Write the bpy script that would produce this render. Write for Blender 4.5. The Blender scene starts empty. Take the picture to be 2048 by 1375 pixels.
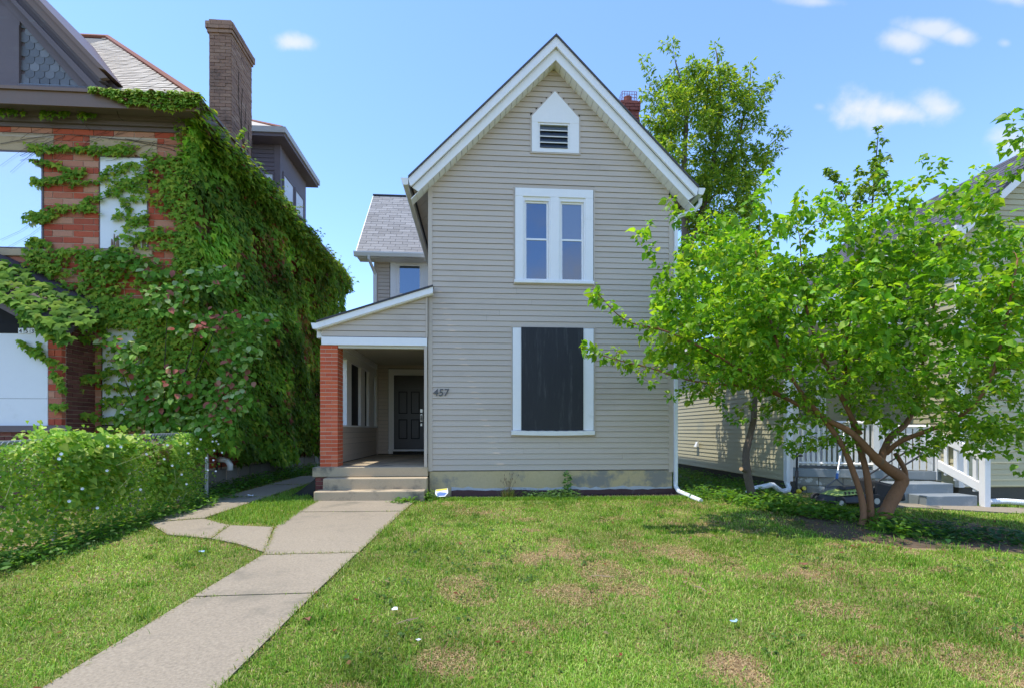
import bpy, math, random
import numpy as np
from mathutils import Vector, Matrix

# ---------------------------------------------------------------- camera, sky, sun, exposure
SC = bpy.context.scene
COL = SC.collection
random.seed(7)
RNG = np.random.default_rng(11)
F_PX, TH = 1000.0, math.atan(69.0 / 1000.0)
CT, ST = math.cos(TH), math.sin(TH)
EYE = 1.38

cam_d = bpy.data.cameras.new('camera')
cam = bpy.data.objects.new('camera', cam_d)
COL.objects.link(cam)
cam_d.sensor_width = 36.0
cam_d.lens = F_PX / 2048.0 * 36.0
cam_d.shift_y = (860 - 687.5) / 2048.0
cam_d.clip_start, cam_d.clip_end = 0.05, 2000
cam.location = (0, 0, EYE)
cam.rotation_euler = (math.pi / 2, 0, -TH)
SC.camera = cam

SUN_DIR = Vector((-0.34, -0.02, 0.94)).normalized()
sun_d = bpy.data.lights.new('sun', 'SUN')
sun_d.energy = 2.05
sun_d.angle = math.radians(0.5)
sun_d.color = (1.0, 0.955, 0.88)
sun = bpy.data.objects.new('sun', sun_d)
COL.objects.link(sun)
sun.location = (-6, -2, 20)
sun.rotation_euler = SUN_DIR.to_track_quat('Z', 'Y').to_euler()

SC.view_settings.view_transform = 'Standard'
SC.view_settings.look = 'None'
SC.view_settings.gamma = 1
SC.view_settings.use_curve_mapping = False
SC.view_settings.exposure = 1.42
SC.cycles.max_bounces = 8
SC.cycles.diffuse_bounces = 4
SC.cycles.transparent_max_bounces = 4

world = bpy.data.worlds.new('World')
SC.world = world
world.use_nodes = True
wn, wl = world.node_tree.nodes, world.node_tree.links
wn.clear()
w_out = wn.new('ShaderNodeOutputWorld')
w_bg = wn.new('ShaderNodeBackground')
w_bg.inputs['Strength'].default_value = 0.15
w_sky = wn.new('ShaderNodeTexSky')
w_sky.sky_type = 'NISHITA'
w_sky.sun_disc = False
w_sky.sun_elevation = math.asin(SUN_DIR.z)
w_sky.sun_rotation = math.atan2(SUN_DIR.x, SUN_DIR.y) % (2 * math.pi)
w_sky.air_density = 1.0
w_sky.dust_density = 0.0
w_sky.ozone_density = 6.0
wl.new(w_bg.outputs[0], w_out.inputs[0])


def px(u, v, Y):
    """the point of the plane y = Y seen at (u, v) of the photograph"""
    a = u - 1024.0
    dx, dy, dz = a * CT + F_PX * ST, -a * ST + F_PX * CT, 860.0 - v
    t = Y / dy
    return Vector((dx * t, Y, EYE + dz * t))


def wmath(op, a, b=None, c=None):
    n = wn.new('ShaderNodeMath')
    n.operation = op
    for i, q in enumerate((a, b, c)):
        if q is None:
            continue
        if isinstance(q, (int, float)):
            n.inputs[i].default_value = q
        else:
            wl.new(q, n.inputs[i])
    return n.outputs[0]


def sky_clouds():
    tc = wn.new('ShaderNodeTexCoord')
    sp = wn.new('ShaderNodeSeparateXYZ')
    wl.new(tc.outputs['Generated'], sp.inputs[0])
    x, y, z = sp.outputs
    yy = wmath('MAXIMUM', y, 0.02)
    U, V = wmath('DIVIDE', x, yy), wmath('DIVIDE', z, yy)
    nz = wn.new('ShaderNodeTexNoise')
    nz.inputs['Scale'].default_value = 9.0
    nz.inputs['Detail'].default_value = 6.0
    nz.inputs['Roughness'].default_value = 0.6
    wl.new(tc.outputs['Generated'], nz.inputs['Vector'])
    nf = wmath('SUBTRACT', nz.outputs['Fac'], 0.5)
    nz2 = wn.new('ShaderNodeTexNoise')
    nz2.inputs['Scale'].default_value = 30.0
    nz2.inputs['Detail'].default_value = 5.0
    wl.new(tc.outputs['Generated'], nz2.inputs['Vector'])
    nf2 = wmath('SUBTRACT', nz2.outputs['Fac'], 0.5)
    nsum = wmath('MULTIPLY_ADD', nf, 2.6, wmath('MULTIPLY', nf2, 1.5))
    total = None
    blobs = [(588, 86, 34, 15, .8), (1715, 218, 66, 40, 1.0), (1800, 226, 90, 22, .9), (1880, 218, 60, 30, .85), (1705, 244, 34, 14, .5),
             (1806, 82, 44, 22, .75), (1862, 56, 60, 17, .7), (1918, 72, 36, 17, .75), (2010, 87, 14, 9, .35), (1836, 123, 13, 7, .3),
             (1625, 2, 60, 12, .6), (2020, -4, 80, 16, .7), (2044, 290, 90, 46, .9), (1640, 214, 16, 9, .3)]
    for u, v, ru, rv, amp in blobs:
        p = px(u, v, 1.0)
        a = wmath('MULTIPLY', wmath('SUBTRACT', U, p.x), F_PX / ru)
        b = wmath('MULTIPLY', wmath('SUBTRACT', V, p.z - EYE), F_PX / rv)
        d = wmath('SQRT', wmath('ADD', wmath('MULTIPLY', a, a), wmath('MULTIPLY', b, b)))
        d = wmath('ADD', d, nsum)
        m = wn.new('ShaderNodeMapRange')
        m.interpolation_type = 'SMOOTHSTEP'
        wl.new(d, m.inputs['Value'])
        m.inputs['From Min'].default_value = 1.45
        m.inputs['From Max'].default_value = -0.1
        m.inputs['To Min'].default_value = 0
        m.inputs['To Max'].default_value = amp * .9
        total = m.outputs[0] if total is None else wmath('MAXIMUM', total, m.outputs[0])
    total = wmath('MULTIPLY', total, wmath('GREATER_THAN', y, 0.05))
    # the same fair-weather clouds, scattered over the half of the sky behind the camera
    nb = wn.new('ShaderNodeTexNoise')
    nb.inputs['Scale'].default_value = 3.2
    nb.inputs['Detail'].default_value = 7.0
    nb.inputs['Roughness'].default_value = 0.55
    wl.new(tc.outputs['Generated'], nb.inputs['Vector'])
    mb = wn.new('ShaderNodeMapRange')
    mb.interpolation_type = 'SMOOTHSTEP'
    wl.new(nb.outputs['Fac'], mb.inputs['Value'])
    mb.inputs['From Min'].default_value = 0.52
    mb.inputs['From Max'].default_value = 0.68
    back = wmath('MULTIPLY', mb.outputs[0], wmath('LESS_THAN', y, 0.05))
    total = wmath('MAXIMUM', total, wmath('MULTIPLY', back, 0.8))
    tint = wn.new('ShaderNodeMix')
    tint.data_type = 'RGBA'
    tint.blend_type = 'MULTIPLY'
    tint.inputs[0].default_value = 1.0
    wl.new(w_sky.outputs[0], tint.inputs[6])
    tint.inputs[7].default_value = SKY_TINT
    mix = wn.new('ShaderNodeMix')
    mix.data_type = 'RGBA'
    wl.new(total, mix.inputs[0])
    wl.new(tint.outputs[2], mix.inputs[6])
    mix.inputs[7].default_value = CLOUD_RGB
    wl.new(mix.outputs[2], w_bg.inputs['Color'])


SKY_TINT = (0.88, 0.885, 0.94, 1)
CLOUD_RGB = (2.5, 2.5, 2.62, 1)
sky_clouds()

# ---------------------------------------------------------------- materials
MATS = {}


def nmat(name):
    m = bpy.data.materials.new(name)
    m.use_nodes = True
    nt = m.node_tree
    nt.nodes.clear()
    out = nt.nodes.new('ShaderNodeOutputMaterial')
    return m, nt, out


def N(nt, kind, **kw):
    n = nt.nodes.new(kind)
    for k, v in kw.items():
        setattr(n, k, v)
    return n


def ramp(nt, fac, stops):
    r = N(nt, 'ShaderNodeValToRGB')
    el = r.color_ramp.elements
    while len(el) > len(stops):
        el.remove(el[-1])
    while len(el) < len(stops):
        el.new(0.5)
    for e, (p, c) in zip(el, stops):
        e.position = p
        e.color = (*c, 1)
    nt.links.new(fac, r.inputs[0])
    return r.outputs[0]


def noise(nt, vec, scale, detail=4.0, rough=0.55):
    n = N(nt, 'ShaderNodeTexNoise')
    n.inputs['Scale'].default_value = scale
    n.inputs['Detail'].default_value = detail
    n.inputs['Roughness'].default_value = rough
    nt.links.new(vec, n.inputs['Vector'])
    return n.outputs['Fac']


def stretch(nt, sc):
    g = N(nt, 'ShaderNodeNewGeometry')
    m = N(nt, 'ShaderNodeMapping')
    m.inputs['Scale'].default_value = sc
    nt.links.new(g.outputs['Position'], m.inputs[0])
    return m.outputs[0]


def rand_val(nt):
    """one random number per object, or per piece of a joined object"""
    oi = N(nt, 'ShaderNodeObjectInfo')
    ge = N(nt, 'ShaderNodeNewGeometry')
    a = N(nt, 'ShaderNodeMath', operation='ADD')
    nt.links.new(oi.outputs['Random'], a.inputs[0])
    nt.links.new(ge.outputs['Random Per Island'], a.inputs[1])
    f = N(nt, 'ShaderNodeMath', operation='FRACT')
    nt.links.new(a.outputs[0], f.inputs[0])
    return f.outputs[0]


def mixc(nt, fac, a, b, blend='MIX'):
    m = N(nt, 'ShaderNodeMix', data_type='RGBA', blend_type=blend)
    for i, q in ((0, fac), (6, a), (7, b)):
        if isinstance(q, (int, float)):
            m.inputs[i].default_value = q
        elif isinstance(q, tuple):
            m.inputs[i].default_value = (*q, 1)
        else:
            nt.links.new(q, m.inputs[i])
    return m.outputs[2]


def surf(name, col, col2=None, scale=3.0, sc=(1, 1, 1), rough=0.7, fine=0.0, fscale=60.0, bump=0.0, bscale=40.0, metal=0.0,
         stops=None, spec=0.4, stain=None, stain_scale=1.2, stain_pos=(0.55, 0.7), coat=0.0, piece=0.0):
    """col/col2 or stops: colour of the thing; piece: variation from piece to piece; stain: dirt of another colour"""
    if name in MATS:
        return MATS[name]
    m, nt, out = nmat(name)
    b = N(nt, 'ShaderNodeBsdfPrincipled')
    vec = stretch(nt, sc)
    if stops:
        c = ramp(nt, rand_val(nt), stops)
    else:
        c = mixc(nt, noise(nt, vec, scale), col, col2 or col)
    if piece:
        r = rand_val(nt)
        mr = N(nt, 'ShaderNodeMapRange')
        nt.links.new(r, mr.inputs[0])
        mr.inputs[3].default_value = 1 - piece
        mr.inputs[4].default_value = 1 + piece
        c = mixc(nt, 1.0, c, mr.outputs[0], 'MULTIPLY')
    if fine:
        mr = N(nt, 'ShaderNodeMapRange')
        nt.links.new(noise(nt, vec, fscale, 3.0, 0.7), mr.inputs[0])
        mr.inputs[3].default_value = 1 - fine
        mr.inputs[4].default_value = 1 + fine
        c = mixc(nt, 1.0, c, mr.outputs[0], 'MULTIPLY')
    if stain:
        mr = N(nt, 'ShaderNodeMapRange', interpolation_type='SMOOTHSTEP')
        nt.links.new(noise(nt, vec, stain_scale, 6.0, 0.65), mr.inputs[0])
        mr.inputs[1].default_value, mr.inputs[2].default_value = stain_pos
        c = mixc(nt, mr.outputs[0], c, stain)
    nt.links.new(c, b.inputs['Base Color'])
    b.inputs['Roughness'].default_value = rough
    b.inputs['Metallic'].default_value = metal
    b.inputs['Specular IOR Level'].default_value = spec
    b.inputs['Coat Weight'].default_value = coat
    if bump:
        bp = N(nt, 'ShaderNodeBump')
        bp.inputs['Strength'].default_value = bump
        bp.inputs['Distance'].default_value = 0.01
        nt.links.new(noise(nt, vec, bscale, 5.0, 0.6), bp.inputs['Height'])
        nt.links.new(bp.outputs[0], b.inputs['Normal'])
    nt.links.new(b.outputs[0], out.inputs[0])
    MATS[name] = m
    return m


def leaf_mat(name, trans=0.55, rough=0.45, spec=0.35, warm=(1.25, 1.2, 0.45)):
    m, nt, out = nmat(name)
    at = N(nt, 'ShaderNodeAttribute', attribute_name='Col')
    b = N(nt, 'ShaderNodeBsdfPrincipled')
    nt.links.new(at.outputs['Color'], b.inputs['Base Color'])
    b.inputs['Roughness'].default_value = rough
    b.inputs['Specular IOR Level'].default_value = spec
    t = N(nt, 'ShaderNodeBsdfTranslucent')
    nt.links.new(mixc(nt, 1.0, at.outputs['Color'], warm, 'MULTIPLY'), t.inputs[0])
    mx = N(nt, 'ShaderNodeMixShader')
    mx.inputs[0].default_value = trans
    nt.links.new(b.outputs[0], mx.inputs[1])
    nt.links.new(t.outputs[0], mx.inputs[2])
    nt.links.new(mx.outputs[0], out.inputs[0])
    MATS[name] = m
    return m


def glass_mat(name, base, refl, rough=0.03, tint=(0.8, 0.88, 1.0)):
    m, nt, out = nmat(name)
    d = N(nt, 'ShaderNodeBsdfDiffuse')
    d.inputs[0].default_value = (*base, 1)
    g = N(nt, 'ShaderNodeBsdfGlossy')
    g.inputs[0].default_value = (*tint, 1)
    g.inputs['Roughness'].default_value = rough
    bp = N(nt, 'ShaderNodeBump')
    bp.inputs['Strength'].default_value = 0.06
    bp.inputs['Distance'].default_value = 0.02
    nt.links.new(noise(nt, stretch(nt, (1, 1, 1)), 2.5, 2.0), bp.inputs['Height'])
    nt.links.new(bp.outputs[0], g.inputs['Normal'])
    mx = N(nt, 'ShaderNodeMixShader')
    mx.inputs[0].default_value = refl
    nt.links.new(d.outputs[0], mx.inputs[1])
    nt.links.new(g.outputs[0], mx.inputs[2])
    nt.links.new(mx.outputs[0], out.inputs[0])
    MATS[name] = m
    return m


M_SIDING = surf('tan_vinyl', (.545, .452, .362), (.50, .415, .333), 1.2, (.6, .6, 1.5), rough=.5, piece=.035, fine=.04, fscale=25,
                stain=(.43, .355, .28), stain_scale=.8, stain_pos=(.55, .8))
M_WHITE = surf('white_paint', (.84, .815, .80), (.79, .77, .755), 2.0, rough=.5, fine=.04, fscale=18, stain=(.58, .56, .52), stain_scale=2.6, stain_pos=(.6, .85), bump=.08)
M_WHITE2 = surf('worn_white_paint', (.80, .77, .72), (.72, .69, .65), 3.0, rough=.6, fine=.06, fscale=22, stain=(.40, .38, .35), stain_scale=4.0, stain_pos=(.6, .8), bump=.15)
M_ALU = surf('gutter_enamel', (.76, .75, .71), (.70, .69, .66), 2.0, rough=.38, fine=.03, stain=(.52, .49, .44), stain_scale=2.0, stain_pos=(.58, .85))
M_LAP_SHADE = surf('lap_shade_dark', (.05, .045, .04), (.04, .036, .03), 3, rough=.95)  # dark wall core: paints the shade in the gaps between siding laps
M_GLASS = glass_mat('window_glass', (.012, .018, .03), .24, tint=(.62, .74, .90))
M_GLASS2 = glass_mat('frosted_glass', (.10, .11, .125), .22, .12, tint=(.7, .78, .9))
M_LOUV = glass_mat('louvre_glass', (.06, .08, .12), .32, .06, tint=(.65, .75, .9))
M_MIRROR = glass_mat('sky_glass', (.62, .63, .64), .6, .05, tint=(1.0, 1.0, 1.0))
M_BOARD = surf('black_plywood', (.020, .021, .024), (.028, .029, .032), 2.0, (6, 6, .7), rough=.6, fine=.15, fscale=8, bump=.12, bscale=12,
               stain=(.06, .06, .062), stain_scale=1.9, stain_pos=(.52, .75), spec=.3)
M_DOOR = surf('black_door_paint', (.046, .044, .046), (.054, .052, .053), 3.0, rough=.42, spec=.45)
M_CHROME = surf('chrome', (.40, .40, .40), rough=.3, metal=1.0)
M_CONC = surf('pale_concrete', (.325, .268, .19), (.25, .207, .148), .9, rough=.9, fine=.55, fscale=52, bump=.35, bscale=70,
              stain=(.185, .16, .115), stain_scale=1.6, stain_pos=(.52, .72))
M_CONC2 = surf('step_concrete', (.50, .39, .25), (.41, .32, .205), 2.0, rough=.9, fine=.18, fscale=70, bump=.3, bscale=60,
               stain=(.13, .12, .095), stain_scale=2.2, stain_pos=(.5, .7))
M_FOUND = surf('parged_foundation', (.56, .42, .19), (.48, .39, .25), 1.1, rough=.95, fine=.15, fscale=26, bump=.5, bscale=18,
               stain=(.26, .24, .20), stain_scale=1.5, stain_pos=(.51, .63))
M_LIME = surf('chalky_parging', (.55, .56, .57), (.40, .40, .39), 4.0, rough=.95, fine=.2, fscale=30, bump=.4, bscale=30)
M_MAROON = surf('maroon_coating', (.055, .022, .022), (.085, .04, .038), 3.0, rough=.6, fine=.2, stain=(.16, .12, .11), stain_scale=3.0, stain_pos=(.58, .75), bump=.3)
M_PIER = surf('pier_brick', None, stops=[(0, (.50, .095, .045)), (.35, (.58, .13, .055)), (.7, (.53, .11, .055)), (1, (.62, .17, .08))], spec=.15, rough=.9, fine=.16, fscale=70, bump=.25, bscale=60)
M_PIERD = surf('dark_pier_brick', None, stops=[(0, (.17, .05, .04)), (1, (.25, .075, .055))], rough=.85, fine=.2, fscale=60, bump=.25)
M_MORTAR = surf('mortar', (.54, .44, .34), (.44, .36, .28), 6.0, rough=.95, fine=.2, bump=.3)
M_MORTARR = surf('red_mortar', (.66, .45, .33), (.52, .34, .25), 6.0, rough=.95, fine=.2, bump=.3)
M_BRICK = surf('house_brick', None, stops=[(0, (.38, .075, .045)), (.3, (.46, .105, .055)), (.56, (.33, .085, .055)), (.62, (.44, .19, .12)), (.85, (.48, .25, .165)), (1, (.42, .105, .055))],
               spec=.15, rough=.9, fine=.22, fscale=45, bump=.3, bscale=50)
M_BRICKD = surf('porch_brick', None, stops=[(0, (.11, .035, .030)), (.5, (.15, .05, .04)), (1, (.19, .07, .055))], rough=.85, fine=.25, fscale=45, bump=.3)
M_BRICKC = surf('chimney_brick', None, stops=[(0, (.23, .135, .095)), (.4, (.30, .185, .125)), (.75, (.26, .15, .10)), (1, (.35, .225, .155))], rough=.9, fine=.25, fscale=35, bump=.4,
                stain=(.12, .08, .06), stain_scale=1.4, stain_pos=(.52, .7))
M_STONE = surf('tan_stone', (.50, .38, .23), (.42, .31, .19), 2.0, rough=.85, fine=.15, bump=.3, stain=(.28, .20, .13), stain_scale=3.0)
M_CORNICE = surf('brown_metal', (.20, .125, .085), (.155, .10, .07), 1.5, rough=.45, fine=.1, stain=(.16, .12, .09), stain_scale=2.5)
M_PURPLE = surf('plum_grey_paint', (.155, .12, .125), (.12, .095, .10), 1.5, (.5, .5, 4), rough=.65, fine=.12, bump=.2, stain=(.16, .14, .14), stain_scale=3)
M_SLATE = surf('roof_slate', None, stops=[(0, (.33, .29, .235)), (.5, (.42, .37, .30)), (1, (.48, .425, .35))], rough=.75, fine=.12, fscale=30, bump=.2)
M_SLATED = surf('gable_slate', None, stops=[(0, (.10, .105, .115)), (.5, (.15, .155, .17)), (1, (.20, .205, .22))], rough=.55, fine=.15, fscale=30, bump=.2)
M_RUST = surf('rust_ridge', (.26, .09, .05), (.20, .07, .045), 6, rough=.8, fine=.2)
M_SHING = surf('grey_shingle', None, stops=[(0, (.22, .215, .21)), (.5, (.27, .265, .26)), (1, (.31, .305, .30))], rough=.95, fine=.25, fscale=120, bump=.3, bscale=120)
M_SHINGD = surf('dark_shingle', None, stops=[(0, (.055, .055, .065)), (1, (.10, .10, .115))], rough=.95, fine=.25, fscale=100, bump=.3)
M_PROOF = surf('porch_slate', None, stops=[(0, (.045, .035, .045)), (1, (.085, .06, .07))], rough=.7, fine=.3, fscale=25, bump=.3)
M_PLY = surf('white_plywood', (.74, .76, .78), (.69, .71, .74), 1.2, rough=.6, fine=.03, fscale=12, stain=(.55, .55, .53), stain_scale=1.6, stain_pos=(.6, .85))
M_SPLINT = surf('splintered_wood', (.30, .20, .12), (.16, .10, .06), 5, (8, 8, .5), rough=.9, bump=.4)
M_CREAM = surf('pale_yellow_vinyl', (.47, .43, .27), (.43, .39, .245), 1.0, rough=.5, piece=.03, fine=.05, stain=(.36, .35, .25), stain_scale=1.2)
M_GREYP = surf('grey_deck_paint', (.24, .27, .29), (.20, .225, .24), 2.0, rough=.6, fine=.12, bump=.2, stain=(.33, .34, .34), stain_scale=3.0, stain_pos=(.55, .7))
M_BLOCK = surf('flaking_block', (.30, .29, .25), (.22, .215, .19), 4.0, rough=.95, fine=.25, bump=.5, stain=(.55, .54, .5), stain_scale=6, stain_pos=(.52, .58))
M_BARK = surf('tan_bark', (.27, .125, .058), (.18, .09, .045), 6, (1, 1, .35), rough=.9, fine=.3, fscale=40, bump=.6, bscale=40, stain=(.15, .11, .075), stain_scale=5)
M_BARK2 = surf('grey_bark', (.15, .11, .085), (.10, .075, .058), 8, (1, 1, .3), rough=.9, fine=.3, bump=.6)
M_BARKD = surf('dark_bark', (.06, .045, .035), (.045, .035, .028), 8, (1, 1, .3), rough=.9, bump=.5)
M_CUTWOOD = surf('cut_wood', (.50, .33, .18), (.42, .26, .13), 12, rough=.9, fine=.2)
M_SOIL = surf('soil', (.12, .078, .045), (.07, .048, .03), 4, rough=1, fine=.4, fscale=60, bump=.8, bscale=50, stain=(.14, .105, .07), stain_scale=3)
M_STEEL = surf('galvanised_steel', (.42, .45, .47), (.34, .36, .38), 8, rough=.42, metal=.75, fine=.1)
M_PLASTW = surf('white_plastic', (.78, .79, .80), (.72, .73, .74), 3, rough=.42, stain=(.5, .48, .43), stain_scale=4, stain_pos=(.6, .8))
M_BLACKP = surf('black_plastic', (.018, .018, .02), (.025, .025, .027), 4, rough=.4)
M_RUBBER = surf('rubber', (.02, .02, .02), (.03, .03, .03), 6, rough=.8)
M_LIMEG = surf('lime_green_plastic', (.30, .40, .10), (.26, .35, .09), 5, rough=.4, stain=(.18, .2, .08), stain_scale=6)
M_YELLOW = surf('yellow_plastic', (.70, .56, .03), (.62, .50, .03), 4, rough=.4)
M_BLUE = surf('blue_plastic', (.04, .12, .36), (.05, .15, .42), 4, rough=.4)
M_DARK = surf('dark_void', (.012, .012, .014), rough=.9)
M_SCREEN = surf('dark_screen', (.022, .023, .026), (.03, .03, .034), 3, rough=.7)
M_CEIL = surf('porch_ceiling_paint', (.56, .52, .41), (.50, .46, .36), 2, rough=.7, fine=.06)
M_LITTER = surf('paper', (.72, .73, .74), (.6, .62, .65), 20, rough=.7)
M_WRAP = surf('blue_wrapper', (.22, .42, .60), (.5, .62, .72), 30, rough=.4)
M_TWIG = surf('dry_twig', (.34, .25, .16), (.24, .17, .1), 20, rough=.9)
M_NUM = surf('dark_metal_digit', (.10, .105, .11), (.07, .07, .075), 8, rough=.4, metal=.4)
M_LEAF = leaf_mat('leaf')
M_LEAFS = leaf_mat('shade_leaf', trans=.45, rough=.65, spec=.08)
M_GRASS = leaf_mat('grass_blade', trans=.35, rough=.6, spec=.15, warm=(1.2, 1.15, .5))
M_PETAL = surf('white_petal', (.82, .82, .80), rough=.6)


def ground_material():
    m, nt, out = nmat('lawn_ground')
    b = N(nt, 'ShaderNodeBsdfPrincipled')
    v = stretch(nt, (1, 1, 1))
    c = ramp(nt, noise(nt, v, 1.1, 6), [(0.3, (.12, .135, .035)), (.5, (.16, .165, .045)), (.62, (.27, .20, .10)), (.75, (.34, .25, .14))])
    mr = N(nt, 'ShaderNodeMapRange')
    nt.links.new(noise(nt, v, 70, 4, .75), mr.inputs[0])
    mr.inputs[3].default_value, mr.inputs[4].default_value = .45, 1.5
    c = mixc(nt, 1.0, c, mr.outputs[0], 'MULTIPLY')
    nt.links.new(c, b.inputs['Base Color'])
    b.inputs['Roughness'].default_value = 1
    b.inputs['Specular IOR Level'].default_value = .1
    bp = N(nt, 'ShaderNodeBump')
    bp.inputs['Strength'].default_value = .8
    bp.inputs['Distance'].default_value = .02
    nt.links.new(noise(nt, v, 45, 5, .7), bp.inputs['Height'])
    nt.links.new(bp.outputs[0], b.inputs['Normal'])
    nt.links.new(b.outputs[0], out.inputs[0])
    return m


M_GROUND = ground_material()


# ---------------------------------------------------------------- helpers
def props(o, label=None, cat=None, group=None, kind=None):
    for k, q in (('label', label), ('category', cat), ('group', group), ('kind', kind)):
        if q:
            o[k] = q
    return o


def thing(name, label, cat, loc=(0, 0, 0), group=None):
    o = bpy.data.objects.new(name, None)
    COL.objects.link(o)
    o.location = loc
    o.empty_display_size = .1
    return props(o, label, cat, group)


def link(o, parent):
    COL.objects.link(o)
    if parent is not None:
        o.parent = parent
        if parent.type == 'EMPTY':
            o.matrix_parent_inverse = Matrix.Translation(-Vector(parent.location))
    return o


class MB:
    """collects shapes for ONE mesh object"""
    def __init__(s):
        s.v, s.f = [], []

    def add(s, vs, fs):
        n = len(s.v)
        s.v += [tuple(q) for q in vs]
        s.f += [tuple(i + n for i in f) for f in fs]
        return s

    def hexa(s, q):     # 8 corners: bottom 0-3 (ccw from above), top 4-7
        return s.add(q, [(3, 2, 1, 0), (4, 5, 6, 7), (0, 1, 5, 4), (1, 2, 6, 5), (2, 3, 7, 6), (3, 0, 4, 7)])

    def box(s, x0, x1, y0, y1, z0, z1):
        return s.hexa([(x0, y0, z0), (x1, y0, z0), (x1, y1, z0), (x0, y1, z0), (x0, y0, z1), (x1, y0, z1), (x1, y1, z1), (x0, y1, z1)])

    def prism(s, poly, d):     # polygon (3-D points) pushed along d
        d = Vector(d)
        n = len(poly)
        a = [Vector(p) for p in poly]
        vs = a + [p + d for p in a]
        fs = [tuple(range(n)), tuple(range(2 * n - 1, n - 1, -1))]
        fs += [(i, i + n, (i + 1) % n + n, (i + 1) % n) for i in range(n)]
        return s.add(vs, fs)

    def xz(s, poly, y0, y1):
        return s.prism([(x, y0, z) for x, z in poly], (0, y1 - y0, 0))

    def tube(s, pts, rad, n=8, caps=True, squash=None):
        pts = [Vector(p) for p in pts]
        if not hasattr(rad, '__len__'):
            rad = [rad] * len(pts)
        base = len(s.v)
        up = Vector((0, 0, 1))
        prev = None
        for i, p in enumerate(pts):
            t = (pts[min(i + 1, len(pts) - 1)] - pts[max(i - 1, 0)]).normalized()
            if prev is None:
                a = t.cross(up if abs(t.z) < .9 else Vector((1, 0, 0))).normalized()
            else:
                a = (prev - t * prev.dot(t)).normalized()
            prev = a
            b = t.cross(a)
            for k in range(n):
                w = 2 * math.pi * k / n
                s.v.append(tuple(p + (a * math.cos(w) + b * math.sin(w)) * rad[i]))
        for i in range(len(pts) - 1):
            for k in range(n):
                k2 = (k + 1) % n
                s.f.append((base + i * n + k, base + i * n + k2, base + (i + 1) * n + k2, base + (i + 1) * n + k))
        if caps:
            s.f.append(tuple(base + k for k in range(n - 1, -1, -1)))
            s.f.append(tuple(base + (len(pts) - 1) * n + k for k in range(n)))
        return s

    def disc(s, c, axis, r, h, n=16):
        a = Vector(axis).normalized()
        return s.tube([Vector(c) - a * h / 2, Vector(c) + a * h / 2], r, n)

    def ball(s, c, r, n=8, m=6):
        c = Vector(c)
        if not hasattr(r, '__len__'):
            r = (r, r, r)
        vs, fs = [(c.x, c.y, c.z - r[2])], []
        for i in range(1, m):
            ph = math.pi * i / m
            for k in range(n):
                w = 2 * math.pi * k / n
                vs.append((c.x + r[0] * math.sin(ph) * math.cos(w), c.y + r[1] * math.sin(ph) * math.sin(w), c.z - r[2] * math.cos(ph)))
        vs.append((c.x, c.y, c.z + r[2]))
        for k in range(n):
            fs.append((0, 1 + (k + 1) % n, 1 + k))
            fs.append((len(vs) - 1, 1 + (m - 2) * n + k, 1 + (m - 2) * n + (k + 1) % n))
        for i in range(m - 2):
            for k in range(n):
                fs.append((1 + i * n + k, 1 + i * n + (k + 1) % n, 1 + (i + 1) * n + (k + 1) % n, 1 + (i + 1) * n + k))
        return s.add(vs, fs)

    def build(s, name, mat, parent=None, smooth=False, bevel=0.0, label=None):
        me = bpy.data.meshes.new(name)
        me.from_pydata(s.v, [], s.f)
        me.materials.append(mat)
        if smooth:
            me.polygons.foreach_set('use_smooth', [True] * len(me.polygons))
        o = bpy.data.objects.new(name, me)
        link(o, parent)
        if bevel:
            b = o.modifiers.new('bevel', 'BEVEL')
            b.width = bevel
            b.segments = 2
            b.limit_method = 'ANGLE'
            b.angle_limit = math.radians(50)
        if label:
            o['label'] = label
        return o


def box(name, b, mat, parent=None, bevel=0.0, **kw):
    return MB().box(*b).build(name, mat, parent, bevel=bevel, **kw)


UNIT = {}


def unit_box(mat):
    if mat.name not in UNIT:
        m = MB()
        e = .06
        o_, i_ = .5, .5 - e
        # a box whose long edges are eased
        m.v = [(x, y, z) for z in (-1, 1) for (x, y) in ((-1, -1), (1, -1), (1, 1), (-1, 1))]
        m.v = [(x * .5, y * .5, z * .5) for x, y, z in m.v]
        m.f = [(3, 2, 1, 0), (4, 5, 6, 7), (0, 1, 5, 4), (1, 2, 6, 5), (2, 3, 7, 6), (3, 0, 4, 7)]
        me = bpy.data.meshes.new('brick')
        me.from_pydata(m.v, [], m.f)
        me.materials.append(mat)
        UNIT[mat.name] = me
    return UNIT[mat.name]


def blocks(name, items, mat, parent, limit=290):
    """items: (centre, size, rot). The first `limit` are objects sharing one mesh, the rest one joined part."""
    me = unit_box(mat)
    rest = MB()
    for i, (c, sz, rot) in enumerate(items):
        R = rot if isinstance(rot, Matrix) else Matrix.Rotation(rot, 4, 'Z')
        M = Matrix.Translation(c) @ R @ Matrix.Diagonal((*sz, 1))
        if i < limit:
            o = bpy.data.objects.new(name, me)
            link(o, parent)
            o.matrix_basis = M
        else:
            rest.add([M @ Vector(v.co) for v in me.vertices], [tuple(p.vertices) for p in me.polygons])
    if rest.v:
        o = rest.build(name + 'work', mat, parent)
        o['kind'] = 'stuff'


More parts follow.
